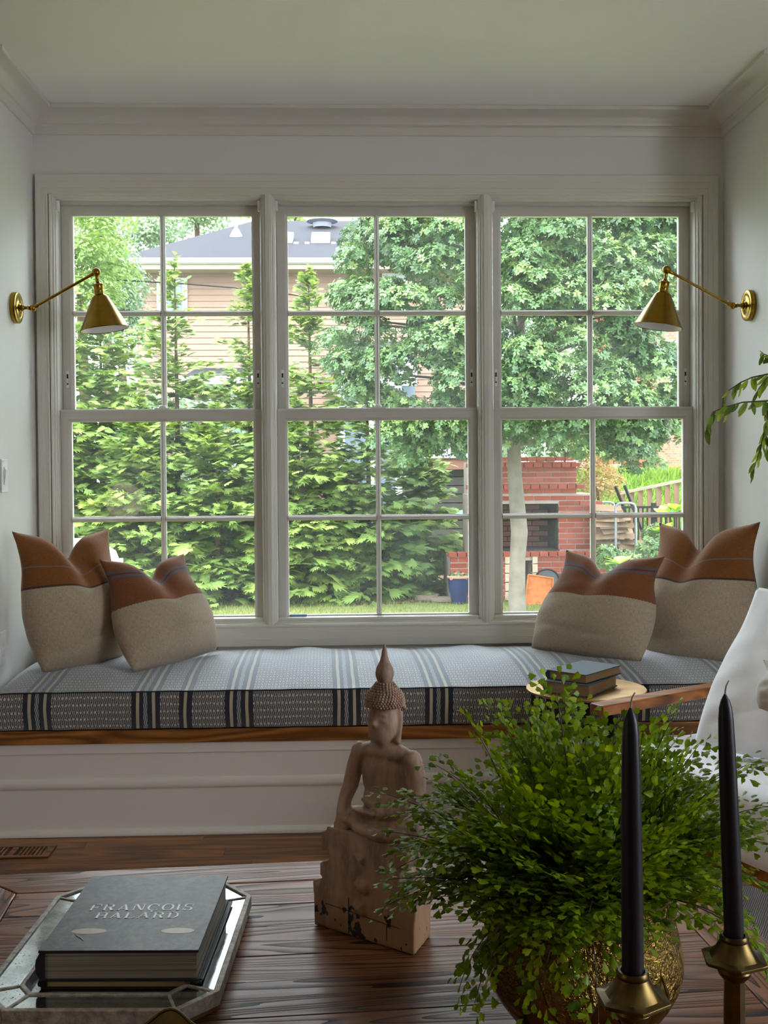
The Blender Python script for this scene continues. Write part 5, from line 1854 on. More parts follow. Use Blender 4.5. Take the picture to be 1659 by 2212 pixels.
def clump_tree(t, clumps, per, mat, rs, templates, tint0, name='foliage', flat=.75):
    """clumps: (x, y, z, radius); leaves gather on the upper outside of each clump"""
    r_ = np.random.default_rng(rs)
    C = np.array(clumps)
    idx = np.repeat(np.arange(len(C)), (per * (C[:, 3] / C[:, 3].mean()) ** 2).astype(int).clip(4))
    n = len(idx)
    d = unit(r_.normal(0, 1, (n, 3)))
    d[:, 2] = np.where(d[:, 2] < -.25, -d[:, 2], d[:, 2])
    rad = C[idx, 3] * r_.uniform(.55, 1.05, n) ** .6
    pos = C[idx, :3] + d * rad[:, None] * np.array([1, 1, flat])
    Zd = unit(d + r_.normal(0, .35, (n, 3)) + np.array([0, 0, .5]))
    Xd = unit(np.cross(Zd, r_.normal(0, 1, (n, 3))))
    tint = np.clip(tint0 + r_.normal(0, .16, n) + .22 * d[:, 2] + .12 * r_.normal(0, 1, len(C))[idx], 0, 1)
    return pos, Xd, Zd, tint
YH = 12.75
hb = at_z(1117, 1326, G)
YH = hb.y
holly = thing('holly_tree', (hb.x, YH, G), 'large holly tree with a pale trunk in front of the brick fireplace', 'tree')
tp_ = [(1117, 1326), (1117, 1260), (1118, 1205), (1122, 1150), (1117, 1090), (1112, 1030), (1110, 970), (1118, 860), (1125, 700), (1130, 520)]
tr_ = [.108, .094, .090, .098, .090, .083, .078, .066, .045, .02]
m = MB(); m.tube([at_y(x, y, YH) for x, y in tp_], tr_, 16); m.build('trunk', M_HTRUNK, holly, smooth=60)
cl = []
hr = np.random.default_rng(5)
def hz(py_): return at_y(1120, py_, YH).z
limbs = MB()
for i in range(460):
    # envelope: half width (px) by height
    y_ = hr.uniform(380, 985)
    left = np.interp(y_, [380, 520, 640, 760, 880, 940, 990], [350, 345, 395, 410, 350, 290, 200])
    right = np.interp(y_, [380, 520, 640, 760, 880, 940, 990], [380, 360, 335, 330, 330, 300, 180])
    u = hr.uniform(-1, 1)
    x_ = 1128 + (u * left if u < 0 else u * right)
    if y_ > 930 and -.1 < u < .1: continue
    Rm = 1.75 * math.sqrt(max(.02, 1 - u * u)) * np.interp(y_, [380, 700, 900, 990], [.9, 1, .85, .5])
    yy_ = YH - Rm * (hr.uniform(.75, 1) if hr.random() < .7 else hr.uniform(-1, .75))
    p_ = at_y(x_, y_, YH); 
    cl.append((p_.x, yy_, p_.z, hr.uniform(.18, .32)))
# drooping outer branches at the right, below the crossbar, and at the left
for (x_, y_, r0) in ((1345, 930, .26), (1370, 950, .28), (1355, 970, .22), (1385, 975, .22), (1350, 910, .3), (1385, 915, .3), (1300, 915, .28), (1340, 960, .2), (1365, 985, .22), (1390, 1000, .18), (1330, 1000, .16), (1375, 1015, .14), (1410, 1005, .14), (1430, 930, .22), (1455, 945, .2), (1425, 960, .16), (1460, 910, .2),
                     (950, 925, .2), (925, 950, .2), (905, 980, .17), (985, 930, .2), (1160, 950, .25), (1090, 940, .25), (760, 560, .2), (745, 640, .22), (770, 700, .2), (740, 790, .22), (800, 520, .22), (785, 850, .24), (860, 930, .26), (830, 960, .2), (880, 1000, .2), (720, 740, .15), (755, 660, .18)):
    p_ = at_y(x_, y_, YH - .6)
    cl.append((p_.x, YH - .6 + random.uniform(-.2, .2), p_.z, r0))
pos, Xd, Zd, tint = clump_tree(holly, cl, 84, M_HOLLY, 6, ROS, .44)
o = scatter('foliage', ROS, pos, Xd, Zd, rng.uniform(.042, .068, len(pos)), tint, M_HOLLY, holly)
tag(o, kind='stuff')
for i, c_ in enumerate(cl[::12]):
    a_ = at_y(1118, 700, YH); st = Vector((a_.x, YH, max(hz(960), c_[2] - .25)))
    e_ = Vector(c_[:3]); mid = st.lerp(e_, .5) + Vector((0, 0, .08))
    m = MB(); m.tube([st, mid, e_], [.030, .018, .006], 6); m.build('limb', M_HTRUNK, holly)

# ---------------------------------------------------------------- brick fireplace
YFP = 13.9
M_MORTAR = plain('mortar', lin(168, 152, 144), .95, 0, .1, .1, 12)
def brick_mat():
    k = NT('garden_brick', lin(160, 90, 72), .9, 0, .15)
    oi = k.n('ShaderNodeObjectInfo')
    c = k.ramp(oi.outputs['Random'], [(0, lin(122, 52, 38)), (.35, lin(142, 64, 48)), (.7, lin(156, 76, 58)), (1, lin(134, 64, 52))])
    nz = k.noise(k.coord('Object'), 18, 4, .6)
    k.col(k.mix(k.math('MULTIPLY', nz, .30), c, lin(170, 110, 94)))
    k.bump(nz, .4, .01)
    return k.m
M_BRICK = brick_mat()
M_SOOT = plain('sooty_brick', lin(62, 56, 54), .95, 0, .1, .35, 9, .4, 40)
fp0 = at_y(1130, 1310, YFP)
fire = thing('brick_fireplace', (fp0.x, YFP + .3, G), 'stepped red brick outdoor fireplace behind the pale trunk', 'fireplace')
PXM = FPX / YFP
def fx(px): return at_y(px, 1150, YFP).x
def fz(py_): return at_y(1180, py_, YFP).z
BL, BH, MG, BD = .200, .056, .014, .09
bm_ = MB(); bm_.box(-BL / 2, BL / 2, 0, BD, 0, BH); brick_me = mesh_of(bm_, 'brick', M_BRICK)
bm_ = MB(); bm_.box(-BL / 4 + .003, BL / 4 - .003, 0, BD, 0, BH); half_me = mesh_of(bm_, 'brick', M_BRICK)
openings = []
core = MB()
def wall_block(x0, x1, z0, z1, yf, depth, holes=(), proud=0.0, soldier=False):
    """bricks on the front face, mortar body behind; holes = (x0,x1,z0,z1)"""
    z = z0
    r_ = int(round((z0 - G) / (BH + MG)))
    while z + BH < z1 + .012:
        off = (BL + MG) / 2 if r_ % 2 else 0
        x = x0 - off
        while x < x1:
            a, c = max(x, x0), min(x + BL, x1)
            seg = [(a, c)]
            for h in holes:
                if z + BH > h[2] + .01 and z < h[3] - .01:
                    ns = []
                    for (s0, s1) in seg:
                        if s1 <= h[0] or s0 >= h[1]: ns.append((s0, s1))
                        else:
                            if s0 < h[0]: ns.append((s0, h[0]))
                            if s1 > h[1]: ns.append((h[1], s1))
                    seg = ns
            for (s0, s1) in seg:
                w_ = s1 - s0
                if w_ < .035: continue
                piece('brick', brick_me, fire, (.5 * (s0 + s1), yf - proud + random.uniform(-.003, .003), z), None, (w_ / BL, 1, 1))
            x += BL + MG
        z += BH + MG
        r_ += 1
def core_box(x0, x1, y0, y1, z0, z1): core.box(x0, x1, y0, y1, z0, z1)
zA, zB, zC = fz(1188), fz(1064), fz(996)
hole_low = (fx(1083), fx(1141), G, fz(1206))
hole_fire = (fx(1053), fx(1207), zA + .01, fz(1088))
D_ = .7
wall_block(fx(968), fx(1304), G + .005, zA - .06, YFP - .30, D_, [hole_low])
wall_block(fx(1012), fx(1283), zA + .01, zB - .02, YFP, D_, [hole_fire])
wall_block(fx(1015), fx(1246), zB - .01, zC - .02, YFP, D_)
# bodies of mortar, leaving the firebox open
e = .012
core_box(fx(968), fx(1083), YFP - .30 + e, YFP + D_, G, zA - .055); core_box(fx(1141), fx(1304), YFP - .30 + e, YFP + D_, G, zA - .055)
core_box(fx(1083), fx(1141), YFP - .30 + e, YFP + D_, fz(1206), zA - .055); core_box(fx(1083), fx(1141), YFP + .2, YFP + D_, G, fz(1206))
core_box(fx(1012), fx(1053), YFP + e, YFP + D_, zA - .05, zB - .02); core_box(fx(1207), fx(1283), YFP + e, YFP + D_, zA - .05, zB - .02)
core_box(fx(1053), fx(1207), YFP + e, YFP + D_, fz(1088), zB - .02)
core_box(fx(1015), fx(1246), YFP + e, YFP + D_, zB - .02, zC - .01)
core.build('mortar_core', M_MORTAR, fire)
# projecting caps laid as rowlocks
def cap(x0, x1, y0, z, dp=.06):
    n = max(1, int((x1 - x0) / (.10 + MG)))
    w_ = (x1 - x0 - MG * (n - 1)) / n
    for i in range(n):
        piece('brick', brick_me, fire, (x0 + w_ / 2 + i * (w_ + MG), y0, z), None, (w_ / BL, dp / BD * 3.2, .95))
cap(fx(964), fx(1308), YFP - .33, zA - .055)
cap(fx(1010), fx(1252), YFP - .04, fz(1009))
cap(fx(1018), fx(1240), YFP - .01, fz(996))
cap(fx(1010), fx(1262), YFP - .035, fz(1056))
cap(fx(1252), fx(1300), YFP - .035, fz(1092))
# sooty lining of the firebox
m = MB()
m.box(hole_fire[0], hole_fire[1], YFP + .50, YFP + .54, hole_fire[2], hole_fire[3])
m.box(hole_fire[0], hole_fire[0] + .02, YFP + .02, YFP + .5, hole_fire[2], hole_fire[3]); m.box(hole_fire[1] - .02, hole_fire[1], YFP + .02, YFP + .5, hole_fire[2], hole_fire[3])
m.box(hole_fire[0], hole_fire[1], YFP - .05, YFP + .55, zA - .06, zA + .008)
m.build('firebox_lining', M_SOOT, fire)
M_SOOTB = plain('smoked_brick', lin(112, 78, 68), .95, 0, .1, .35, 9, .4, 40)
sb_me = brick_me.copy(); sb_me.materials.clear(); sb_me.materials.append(M_SOOTB)
z = hole_fire[2] + .005; r_ = 0
while z < fz(1094):
    x = hole_fire[0] + (.1 if r_ % 2 else 0) + .02
    while x + BL < hole_fire[1]:
        piece('brick', sb_me, fire, (x + BL / 2, YFP + .47, z)); x += BL + MG
    z += BH + MG; r_ += 1
# pale stone blocks lining the wood niche
M_STONE = plain('pale_block', lin(190, 172, 150), .9, 0, .15, .15, 14, .3, 50)
for (xa, xb) in ((1083, 1097), (1141, 1152)):
    zz = G + .01
    for i in range(5):
        h_ = .115
        m = MB(); m.box(fx(xa), fx(xb), YFP - .32, YFP - .18, zz, zz + h_ - .008); m.build('stone_block', M_STONE, fire, bevel=.006)
        zz += h_
# rusty panel, black arched screen
def corners(px, Y): return [at_y(x, y, Y) for x, y in px]
pn = thing('rusty_panel', at_z(1165, 1308, G), 'rusty orange steel panel leaning by the fireplace', 'panel')
M_RUST = plain('rusty_steel', lin(178, 106, 56), .8, .2, .3, .25, 16, .3, 60)
q = [at_z(1134, 1307, G), at_z(1191, 1307, G)]
qt = [at_y(1141, 1242, q[0].y + .12), at_y(1195, 1250, q[1].y + .12)]
m = MB(); dv = Vector((0, .018, 0))
m.add([q[0], q[1], qt[1], qt[0], q[0] + dv, q[1] + dv, qt[1] + dv, qt[0] + dv], [(0, 1, 2, 3), (4, 7, 6, 5), (0, 4, 5, 1), (1, 5, 6, 2), (2, 6, 7, 3), (3, 7, 4, 0)]); m.build('plate', M_RUST, pn)
for a_, c_ in ((q[0], qt[0]), (qt[0], qt[1]), (qt[1], q[1]), (q[1], q[0])):
    m = MB(); m.tube([a_ + Vector((0, -.006, .004)), c_ + Vector((0, -.006, .004))], .012, 6); m.build('edge_bar', M_RUST, pn)
sc_ = thing('fire_screen', at_z(1190, 1304, G), 'dark arched metal fire screen behind the rusty panel', 'screen')
c0_ = at_z(1188, 1303, G); 
pl_ = [(c0_.x - .15, G + .002)] + [(c0_.x + .15 * math.cos(a), G + .27 + .13 * math.sin(a)) for a in [PI - PI * i / 14 for i in range(15)]] + [(c0_.x + .15, G + .002)]
m = MB(); m.add([(x, c0_.y + .20, z) for x, z in pl_] + [(x, c0_.y + .23, z) for x, z in pl_], [tuple(range(len(pl_))), tuple(range(len(pl_), 2 * len(pl_)))[::-1]] + [(i, (i + 1) % len(pl_), len(pl_) + (i + 1) % len(pl_), len(pl_) + i) for i in range(len(pl_))])
m.build('panel', plain('grey_iron', lin(92, 94, 98), .6, .3), sc_)
m = MB(); m.tube([(x, c0_.y + .195, z) for x, z in pl_], .010, 6); m.build('frame', M_DARKMETAL, sc_)

# blue glazed pot with pink flowers
pf_ = at_z(990, 1304, G)
fp_ = thing('flower_pot', pf_, 'cobalt blue glazed pot beside the brick pier', 'pot')
M_BLUE = plain('cobalt_glaze', lin(34, 46, 84), .25, 0, .5, .15, 8)
r1_ = (at_y(1012, 1245, pf_.y).x - at_y(967, 1245, pf_.y).x) / 2 * 1.06
Mp = Matrix.Translation((pf_.x + .005, pf_.y, G))
hp = at_y(990, 1243, pf_.y).z - G
m = MB(); m.lathe([(r1_ * .62, .001), (r1_ * .74, hp * .2), (r1_ * .92, hp * .6), (r1_ * .98, hp * .9), (r1_ * 1.0, hp * .93), (r1_ * .9, hp * .94), (r1_ * .85, hp * .8), (0, hp * .78)], 36, Mp, cap=False); m.build('body', M_BLUE, fp_, smooth=50)
m = MB(); m.lathe([(r1_ * .98, hp * .91), (r1_ * 1.05, hp * .93), (r1_ * 1.05, hp * .98), (r1_ * .95, hp), (r1_ * .90, hp * .97)], 36, Mp, cap=False); m.build('rim', plain('clay_rim', lin(186, 128, 108), .7), fp_, smooth=50)
fl = thing('geranium', (pf_.x, pf_.y, G + hp * .8), 'pink flowering geranium in the blue pot', 'plant')
nn = 420
d_ = unit(rng.normal(0, 1, (nn, 3))); d_[:, 2] = np.abs(d_[:, 2])
ps = np.array([pf_.x, pf_.y, G + hp * .92]) + d_ * np.array([r1_ * .95, r1_ * .95, .075]) * rng.uniform(.7, 1.05, nn)[:, None]
Zd = unit(d_ + np.array([0, 0, .6])); Xd = unit(np.cross(Zd, rng.normal(0, 1, (nn, 3))))
tag(scatter('foliage', [leaflet(3, .9, .1)], ps, Xd, Zd, rng.uniform(.02, .035, nn), rng.uniform(.3, .8, nn), M_HOLLY, fl), kind='stuff')
M_PINK = plain('pink_petal', lin(232, 116, 128), .6, 0, .2, .15, 30)
fm = MB()
for k_ in range(9):
    a = 2 * PI * k_ / 9
    fm.ball((.012 * math.cos(a), .012 * math.sin(a), .004 * (k_ % 3)), (.010, .010, .007), 6, 4)
fme = mesh_of(fm, 'flower', M_PINK)
for (x_, y_) in ((975, 1252), (980, 1247), (986, 1253), (990, 1245), (996, 1251), (1003, 1246), (1006, 1252), (984, 1240), (999, 1240), (1010, 1248)):
    piece('flower', fme, fl, at_y(x_, y_, pf_.y - .10 + .02 * random.random()))
# flagstones by the hedge
for i, (x_, y_, a_, lab) in enumerate(((962, 1292, .15, 'flat tan flagstone lying nearest the blue pot'), (925, 1289, .2, 'flat grey-brown flagstone at the foot of the hedge'))):
    c_ = at_z(x_, y_, G + .05)
    r2 = random.Random(i)
    m = MB(); m.prism([(c_.x + .16 * math.cos(w) * r2.uniform(.8, 1.3), c_.y + .14 * math.sin(w) * r2.uniform(.8, 1.2)) for w in [2 * PI * k_ / 9 for k_ in range(9)]], G + .012, G + .06 + .02 * i)
    tag(m.build('flagstone', plain('flagstone', lin(120, 106, 92), .9, 0, .1, .15, 10, .3, 40), bevel=.01), lab, 'stone', 'flagstones by the hedge')
# pale boulder seen behind the left pillow
c_ = at_z(180, 1205, G)
m = MB(); p_ = at_y(188, 1185, 9.2); m.ball((p_.x, 9.2, p_.z - .12), (.28, .25, .20), 14, 9)
m.v = [(x + .03 * math.sin(17 * y + 9 * z), y, z + .02 * math.sin(13 * x)) for x, y, z in m.v]
p2 = at_y(188, 1185, 9.2)
m.box(p2.x - .26, p2.x + .26, 9.0, 9.4, G, p2.z - .10)
tag(m.build('garden_boulder', plain('pale_stone', lin(180, 170, 166), .9, 0, .1, .06, 8, .2, 30), smooth=60), 'pale rounded boulder outside the lower left corner of the left window', 'boulder')

# ================================================================ NEIGHBOURING HOUSE
YN = 22.0
M_SIDING = plain('beige_siding', lin(156, 128, 112), .75, 0, .2, .03, 2)
M_NWHITE = plain('white_house_trim', lin(196, 200, 204), .6, 0, .3, .02)
M_SOFFIT = plain('soffit_paint', lin(170, 156, 138), .8, 0, .2, .03)
def shingle_mat():
    k = NT('asphalt_shingles', lin(128, 126, 132), .95, 0, .1)
    v = k.coord('Object')
    w = k.n('ShaderNodeTexWave'); w.bands_direction = 'Y'; w.inputs['Scale'].default_value = 2.1; w.inputs['Distortion'].default_value = .6; w.inputs['Detail'].default_value = 3
    k.l(v, w.inputs['Vector'])
    n = k.noise(v, 5, 5, .7)
    c = k.ramp(w.outputs['Fac'], [(.1, lin(46, 45, 52)), (.35, lin(60, 59, 65))])
    k.col(k.mix(k.math('MULTIPLY', n, .5), c, lin(64, 61, 65)))
    return k.m
M_SHINGLE = shingle_mat()
M_WINGLASS = plain('house_window_glass', lin(128, 142, 158), .12, 0, .6, .1, 3)
nw = at_y(285, 650, YN)
xw0, xw1 = nw.x, at_y(1010, 600, YN).x
zeave = at_y(500, 563, YN - .5).z
house = thing('beige_house', (.5 * (xw0 + xw1), YN + 3, G), 'beige clapboard house with a grey hip roof behind the hedge', 'house')
m = MB(); m.box(xw0 + .02, xw1, YN + .02, YN + 7, G, zeave + .1); m.build('wall_body', M_SIDING, house)
sh_ = .122
z = at_y(500, 900, YN).z
bm_ = MB()
vv = []
for x in (xw0, xw1):
    vv += [(x, 0.0, 0.0), (x, -.022, 0.0), (x, -.004, sh_ + .008), (x, .012, sh_ + .008)]
bm_.add(vv, [(0, 1, 5, 4), (1, 2, 6, 5), (2, 3, 7, 6), (3, 0, 4, 7), (0, 3, 2, 1), (4, 5, 6, 7)])
sid_me = mesh_of(bm_, 'siding_board', M_SIDING)
while z < zeave:
    piece('siding_board', sid_me, house, (0, YN + .01, z))
    z += sh_
m = MB(); m.box(xw0 - .01, xw0 + .10, YN - .035, YN + .05, G, zeave); m.build('corner_board', M_NWHITE, house)
# hip roof
xe0, xe1 = at_y(229, 560, YN - .5).x, xw1 + .6
ye0, ye1 = YN - .52, YN + 8.5
zr = at_y(690, 477, YN + 4).z
rx0, rx1, ry = at_y(548, 477, YN + 4).x, xw1 - 1, YN + 4
m = MB()
m.add([(xe0, ye0, zeave), (xe1, ye0, zeave), (xe1, ye1, zeave), (xe0, ye1, zeave), (rx0, ry, zr), (rx1, ry, zr),
       (xe0, ye0, zeave - .05), (xe1, ye0, zeave - .05), (xe1, ye1, zeave - .05), (xe0, ye1, zeave - .05)],
      [(0, 1, 5, 4), (1, 2, 5), (2, 3, 4, 5), (3, 0, 4), (0, 6, 7, 1), (1, 7, 8, 2), (2, 8, 9, 3), (3, 9, 6, 0), (6, 9, 8, 7)])
m.build('roof', M_SHINGLE, house)
m = MB(); m.box(xe0, xe1, ye0, YN + .02, zeave - .17, zeave - .05); m.build('soffit', M_SOFFIT, house)
m = MB()
for q_ in (0,):
    pr = [(0, -.05), (-.03, -.055), (-.075, -.03), (-.085, .01), (-.10, .03), (-.10, .055), (-.09, .055), (0, .02)]
    vv = [(x, ye0 + d, zeave - .02 + dz) for x in (xe0 - .02, xe1) for d, dz in pr]
    k = len(pr)
    m.add(vv, [(i, (i + 1) % k, k + (i + 1) % k, k + i) for i in range(k)] + [tuple(range(k)), tuple(range(k, 2 * k))])
m.build('gutter', M_NWHITE, house)
dsx = at_y(287, 700, YN).x
d0 = at_y(279, 571, ye0 - .02)
m = MB(); m.tube([d0 + Vector((0, 0, .05)), d0 + Vector((0, .0, -.06)), Vector((dsx, YN - .06, d0.z - .42)), Vector((dsx, YN - .06, d0.z - .6)), Vector((dsx, YN - .06, G))], .045, 8); m.build('downspout', M_NWHITE, house)
def house_window(px0, px1, py0, py1, Y, parent, dp=.05):
    a, c = at_y(px0, py1, Y - dp), at_y(px1, py0, Y - dp)
    f = MB(); t_ = .10
    f.box(a.x, c.x, Y - dp, Y, a.z, a.z + t_); f.box(a.x, c.x, Y - dp, Y, c.z - t_, c.z)
    f.box(a.x, a.x + t_, Y - dp, Y, a.z + t_, c.z - t_); f.box(c.x - t_, c.x, Y - dp, Y, a.z + t_, c.z - t_)
    mz = .5 * (a.z + c.z); f.box(a.x + t_, c.x - t_, Y - dp, Y, mz - .02, mz + .02)
    w_ = f.build('window', M_NWHITE, parent)
    for z0, z1 in ((a.z + t_, mz - .02), (mz + .02, c.z - t_)):
        g = MB(); g.box(a.x + t_, c.x - t_, Y - .02, Y - .005, z0, z1); g.build('pane', M_WINGLASS, w_)
house_window(339, 404, 600, 692, YN, house)
house_window(826, 880, 590, 680, YN, house)
# roof fittings
def roof_pt(px, py_):
    """point on the front roof plane seen at this pixel"""
    d = ray(px, py_); o_ = Vector((0, 0, EYE))
    p0 = Vector((rx0, ry, zr)); nrm = Vector((1, 0, 0)).cross(Vector((0, ry - ye0, zr - zeave))).normalized()
    return o_ + d * ((p0 - o_).dot(nrm) / d.dot(nrm))
slope = math.atan2(zr - zeave, ry - ye0)
for (x_, y_) in ((693, 519), (613, 519)):
    c_ = roof_pt(x_, y_)
    R_ = Matrix.Translation(c_) @ Matrix.Rotation(slope, 4, 'X')
    m = MB(); m.box(-.20, .20, -.34, .34, -.02, .12, R_); sk = m.build('skylight', M_NWHITE, house, bevel=.02)
    m = MB(); m.box(-.33, -.23, -.42, -.30, .0, .02, R_); m.build('flashing', M_NWHITE, sk)
    m = MB(); m.box(.23, .33, -.42, -.30, .0, .02, R_); m.build('flashing', M_NWHITE, sk)
c_ = roof_pt(696, 492)
m = MB(); m.lathe([(.20, 0), (.22, .10), (.36, .14), (.34, .22), (.22, .32), (.0, .36)], 24, Matrix.Translation(c_), cap=False); m.build('roof_vent', plain('grey_vent', lin(140, 142, 156), .6), house, smooth=50)
c_ = roof_pt(510, 509)
m = MB(); m.lathe([(.16, -.06), (.11, .05), (.06, .14), (.035, .16), (.035, .50)], 16, Matrix.Translation(c_)); m.build('vent_pipe', M_NWHITE, house)
# porch: low grey roof on white posts
YP = 20.3
pz0, pz1 = at_y(480, 818, YP).z, at_y(480, 796, YN).z
px0_, px1_ = at_y(395, 818, YP).x, at_y(600, 818, YP).x
m = MB(); m.add([(px0_, YP - .2, pz0), (px1_, YP - .2, pz0), (px1_, YN, pz1), (px0_, YN, pz1), (px0_, YP - .2, pz0 - .06), (px1_, YP - .2, pz0 - .06), (px1_, YN, pz0 - .06), (px0_, YN, pz0 - .06)], [(0, 1, 2, 3), (0, 4, 5, 1), (1, 5, 6, 2), (2, 6, 7, 3), (3, 7, 4, 0), (4, 7, 6, 5)]); pr_ = m.build('porch_roof', M_SHINGLE, house)
m = MB(); m.box(px0_, px1_, YP - .28, YP - .18, pz0 - .12, pz0 + .03); m.build('porch_fascia', M_NWHITE, house)
for x_ in (412, 458, 505, 560):
    c_ = at_y(x_, 860, YP); m = MB(); m.box(c_.x - .055, c_.x + .055, YP - .05, YP + .06, G, pz0 - .06); m.build('porch_post', M_NWHITE, house)
m = MB(); m.box(px0_ + .1, px1_ - .1, YN - .03, YN - .005, G, pz0 - .3); m.build('porch_glazing', M_WINGLASS, house)
zb0, zb1 = at_y(760, 786, YP - .8).z, at_y(760, 738, YN).z
bx0, bx1 = at_y(728, 790, YP - .8).x, at_y(900, 790, YP - .8).x
m = MB(); m.add([(bx0, YP - .9, zb0), (bx1, YP - .9, zb0), (bx1, YN, zb1), (bx0, YN, zb1), (bx0, YP - .9, zb0 - .06), (bx1, YP - .9, zb0 - .06), (bx1, YN, zb0 - .06), (bx0, YN, zb0 - .06)], [(0, 1, 2, 3), (0, 4, 5, 1), (1, 5, 6, 2), (2, 6, 7, 3), (3, 7, 4, 0), (4, 7, 6, 5)]); m.build('bay_roof', M_SHINGLE, house)
m = MB(); m.box(bx0, bx1, YP - .98, YP - .88, zb0 - .10, zb0 + .03); m.build('bay_gutter', M_NWHITE, house)
m = MB(); m.box(bx0 + .05, bx1, YP - .9, YP - .82, zb0 - .40, zb0 - .10); m.build('bay_fascia', M_NWHITE, house)
for x_ in (737, 800, 860):
    c_ = at_y(x_, 850, YP - .8); m = MB(); m.box(c_.x - .06, c_.x + .06, YP - .9, YP - .78, G, zb0 - .3); m.build('bay_post', M_NWHITE, house)
m = MB(); m.box(bx0 + .1, bx1, YP - .3, YP - .25, G, zb0 - .3); m.build('bay_glazing', M_WINGLASS, house)
# overhead service cable crossing in front of the house
m = MB(); m.tube([at_y(-60, 566, 17), at_y(150, 597, 17), at_y(240, 604, 17.2), at_y(400, 613, 17.6), at_y(560, 626, 18), at_y(760, 655, 18.6)], .012, 5)
tag(m.build('overhead_cable', M_DARKMETAL), 'thin dark cable crossing in front of the beige house', 'cable')

# ---------------------------------------------------------------- raised deck right of the hedge
YD = 17.5
dk = thing('raised_deck', at_y(1000, 1190, YD), 'raised brown deck with a dark slatted skirt behind the brick pier', 'deck')
M_DKBR = plain('deck_fascia', lin(132, 92, 78), .8, 0, .2, .08, 5)
M_DKSL = plain('dark_deck_board', lin(74, 72, 66), .85, 0, .2, .2, 4)
dx0, dx1 = at_y(900, 1000, YD).x, at_y(1102, 1000, YD).x
def dz_(py_): return at_y(980, py_, YD).z
m = MB(); m.box(dx0, dx1, YD - .10, YD + 2.5, dz_(1014), dz_(990)); m.build('fascia', M_DKBR, dk)
m = MB(); m.box(dx0, dx1, YD - .14, YD + .05, dz_(989), dz_(976)); m.build('white_band', M_NWHITE, dk)
m = MB(); m.box(dx0, dx1, YD + .3, YD + .34, dz_(976), dz_(905)); m.build('dark_backing', plain('deck_screen', lin(88, 88, 100), .8), dk)
m = MB(); m.box(dx0, dx1, YD - .08, YD - .02, dz_(908), dz_(900)); m.build('handrail', M_NWHITE, dk)
bm_ = MB(); bm_.box(-.022, .022, -.022, .022, dz_(976), dz_(908)); bal_me = mesh_of(bm_, 'baluster', plain('lavender_baluster', lin(150, 146, 156), .6))
x = dx0 + .02
while x < dx1:
    piece('baluster', bal_me, dk, (x, YD - .05, 0)); x += .072
z = G
i = 0
while z < dz_(1016):
    m = MB(); m.box(dx0, dx1, YD + .02 + .01 * (i % 2), YD + .06, z, z + .125); m.build('skirt_slat', M_DKSL, dk); z += .14; i += 1
m = MB(); m.box(dx0, dx1, YD + .08, YD + .1, G, dz_(1012)); m.build('skirt_backing', plain('deck_dark', lin(40, 40, 36), .9), dk)
tp = at_z(1000, 1185, G); 
tq = at_y(1000, 1102, 16.2)
umb = thing('teal_parasol', (tq.x, 16.2, G), 'folded-out teal garden parasol seen beside the brick pier', 'parasol')
m = MB(); m.lathe([(.32, tq.z - .10), (.20, tq.z - .02), (.02, tq.z + .07)], 8, Matrix.Translation((tq.x + .14, 16.2, 0))); m.build('canopy', plain('teal_canvas', lin(96, 196, 178), .8), umb)
m = MB(); m.tube([(tq.x + .14, 16.2, G), (tq.x + .14, 16.2, tq.z + .05)], .018, 8); m.build('pole', M_DARKMETAL, umb)

# ---------------------------------------------------------------- red brick house far right
YR = 27.0
def redbrick():
    k = NT('far_red_brick', lin(190, 104, 84), .9, 0, .1)
    tc = k.n('ShaderNodeTexCoord'); sp = k.n('ShaderNodeSeparateXYZ'); k.l(tc.outputs['Object'], sp.inputs[0])
    cb = k.n('ShaderNodeCombineXYZ'); k.l(sp.outputs['X'], cb.inputs[0]); k.l(sp.outputs['Z'], cb.inputs[1])
    br = k.n('ShaderNodeTexBrick'); k.l(cb.outputs[0], br.inputs['Vector'])
    br.inputs['Scale'].default_value = 4.5
    br.inputs['Color1'].default_value = lin(188, 100, 82); br.inputs['Color2'].default_value = lin(204, 122, 100); br.inputs['Mortar'].default_value = lin(206, 176, 164)
    br.inputs['Mortar Size'].default_value = .012
    k.col(br.outputs['Color'])
    return k.m
rh0, rh1 = at_y(1405, 700, YR), at_y(1640, 700, YR)
zt_ = at_y(1440, 600, YR).z
red = thing('red_brick_house', (.5 * (rh0.x + rh1.x), YR + 3, G), 'red brick house with white windows at the right behind the holly', 'house')
m = MB(); m.box(rh0.x, rh1.x, YR, YR + 6, G, zt_); m.build('wall_body', redbrick(), red)
m = MB(); xm_ = .5 * (rh0.x + rh1.x)
m.add([(rh0.x - .3, YR - .4, zt_ - .1), (rh1.x + .3, YR - .4, zt_ - .1), (xm_, YR - .4, zt_ + 1.6), (rh0.x - .3, YR + 6.4, zt_ - .1), (rh1.x + .3, YR + 6.4, zt_ - .1), (xm_, YR + 6.4, zt_ + 1.6)], [(0, 1, 2), (3, 5, 4), (0, 2, 5, 3), (1, 4, 5, 2), (0, 3, 4, 1)]); m.build('roof', plain('pale_gable', lin(206, 186, 170), .9), red)
house_window(1446, 1490, 770, 850, YR, red)
house_window(1420, 1442, 690, 716, YR, red)
a_, c_ = at_y(1432, 760, YR), at_y(1520, 745, YR)
m = MB(); m.box(a_.x, c_.x, YR - .12, YR, a_.z, c_.z + .1); m.build('window_hood', M_NWHITE, red)

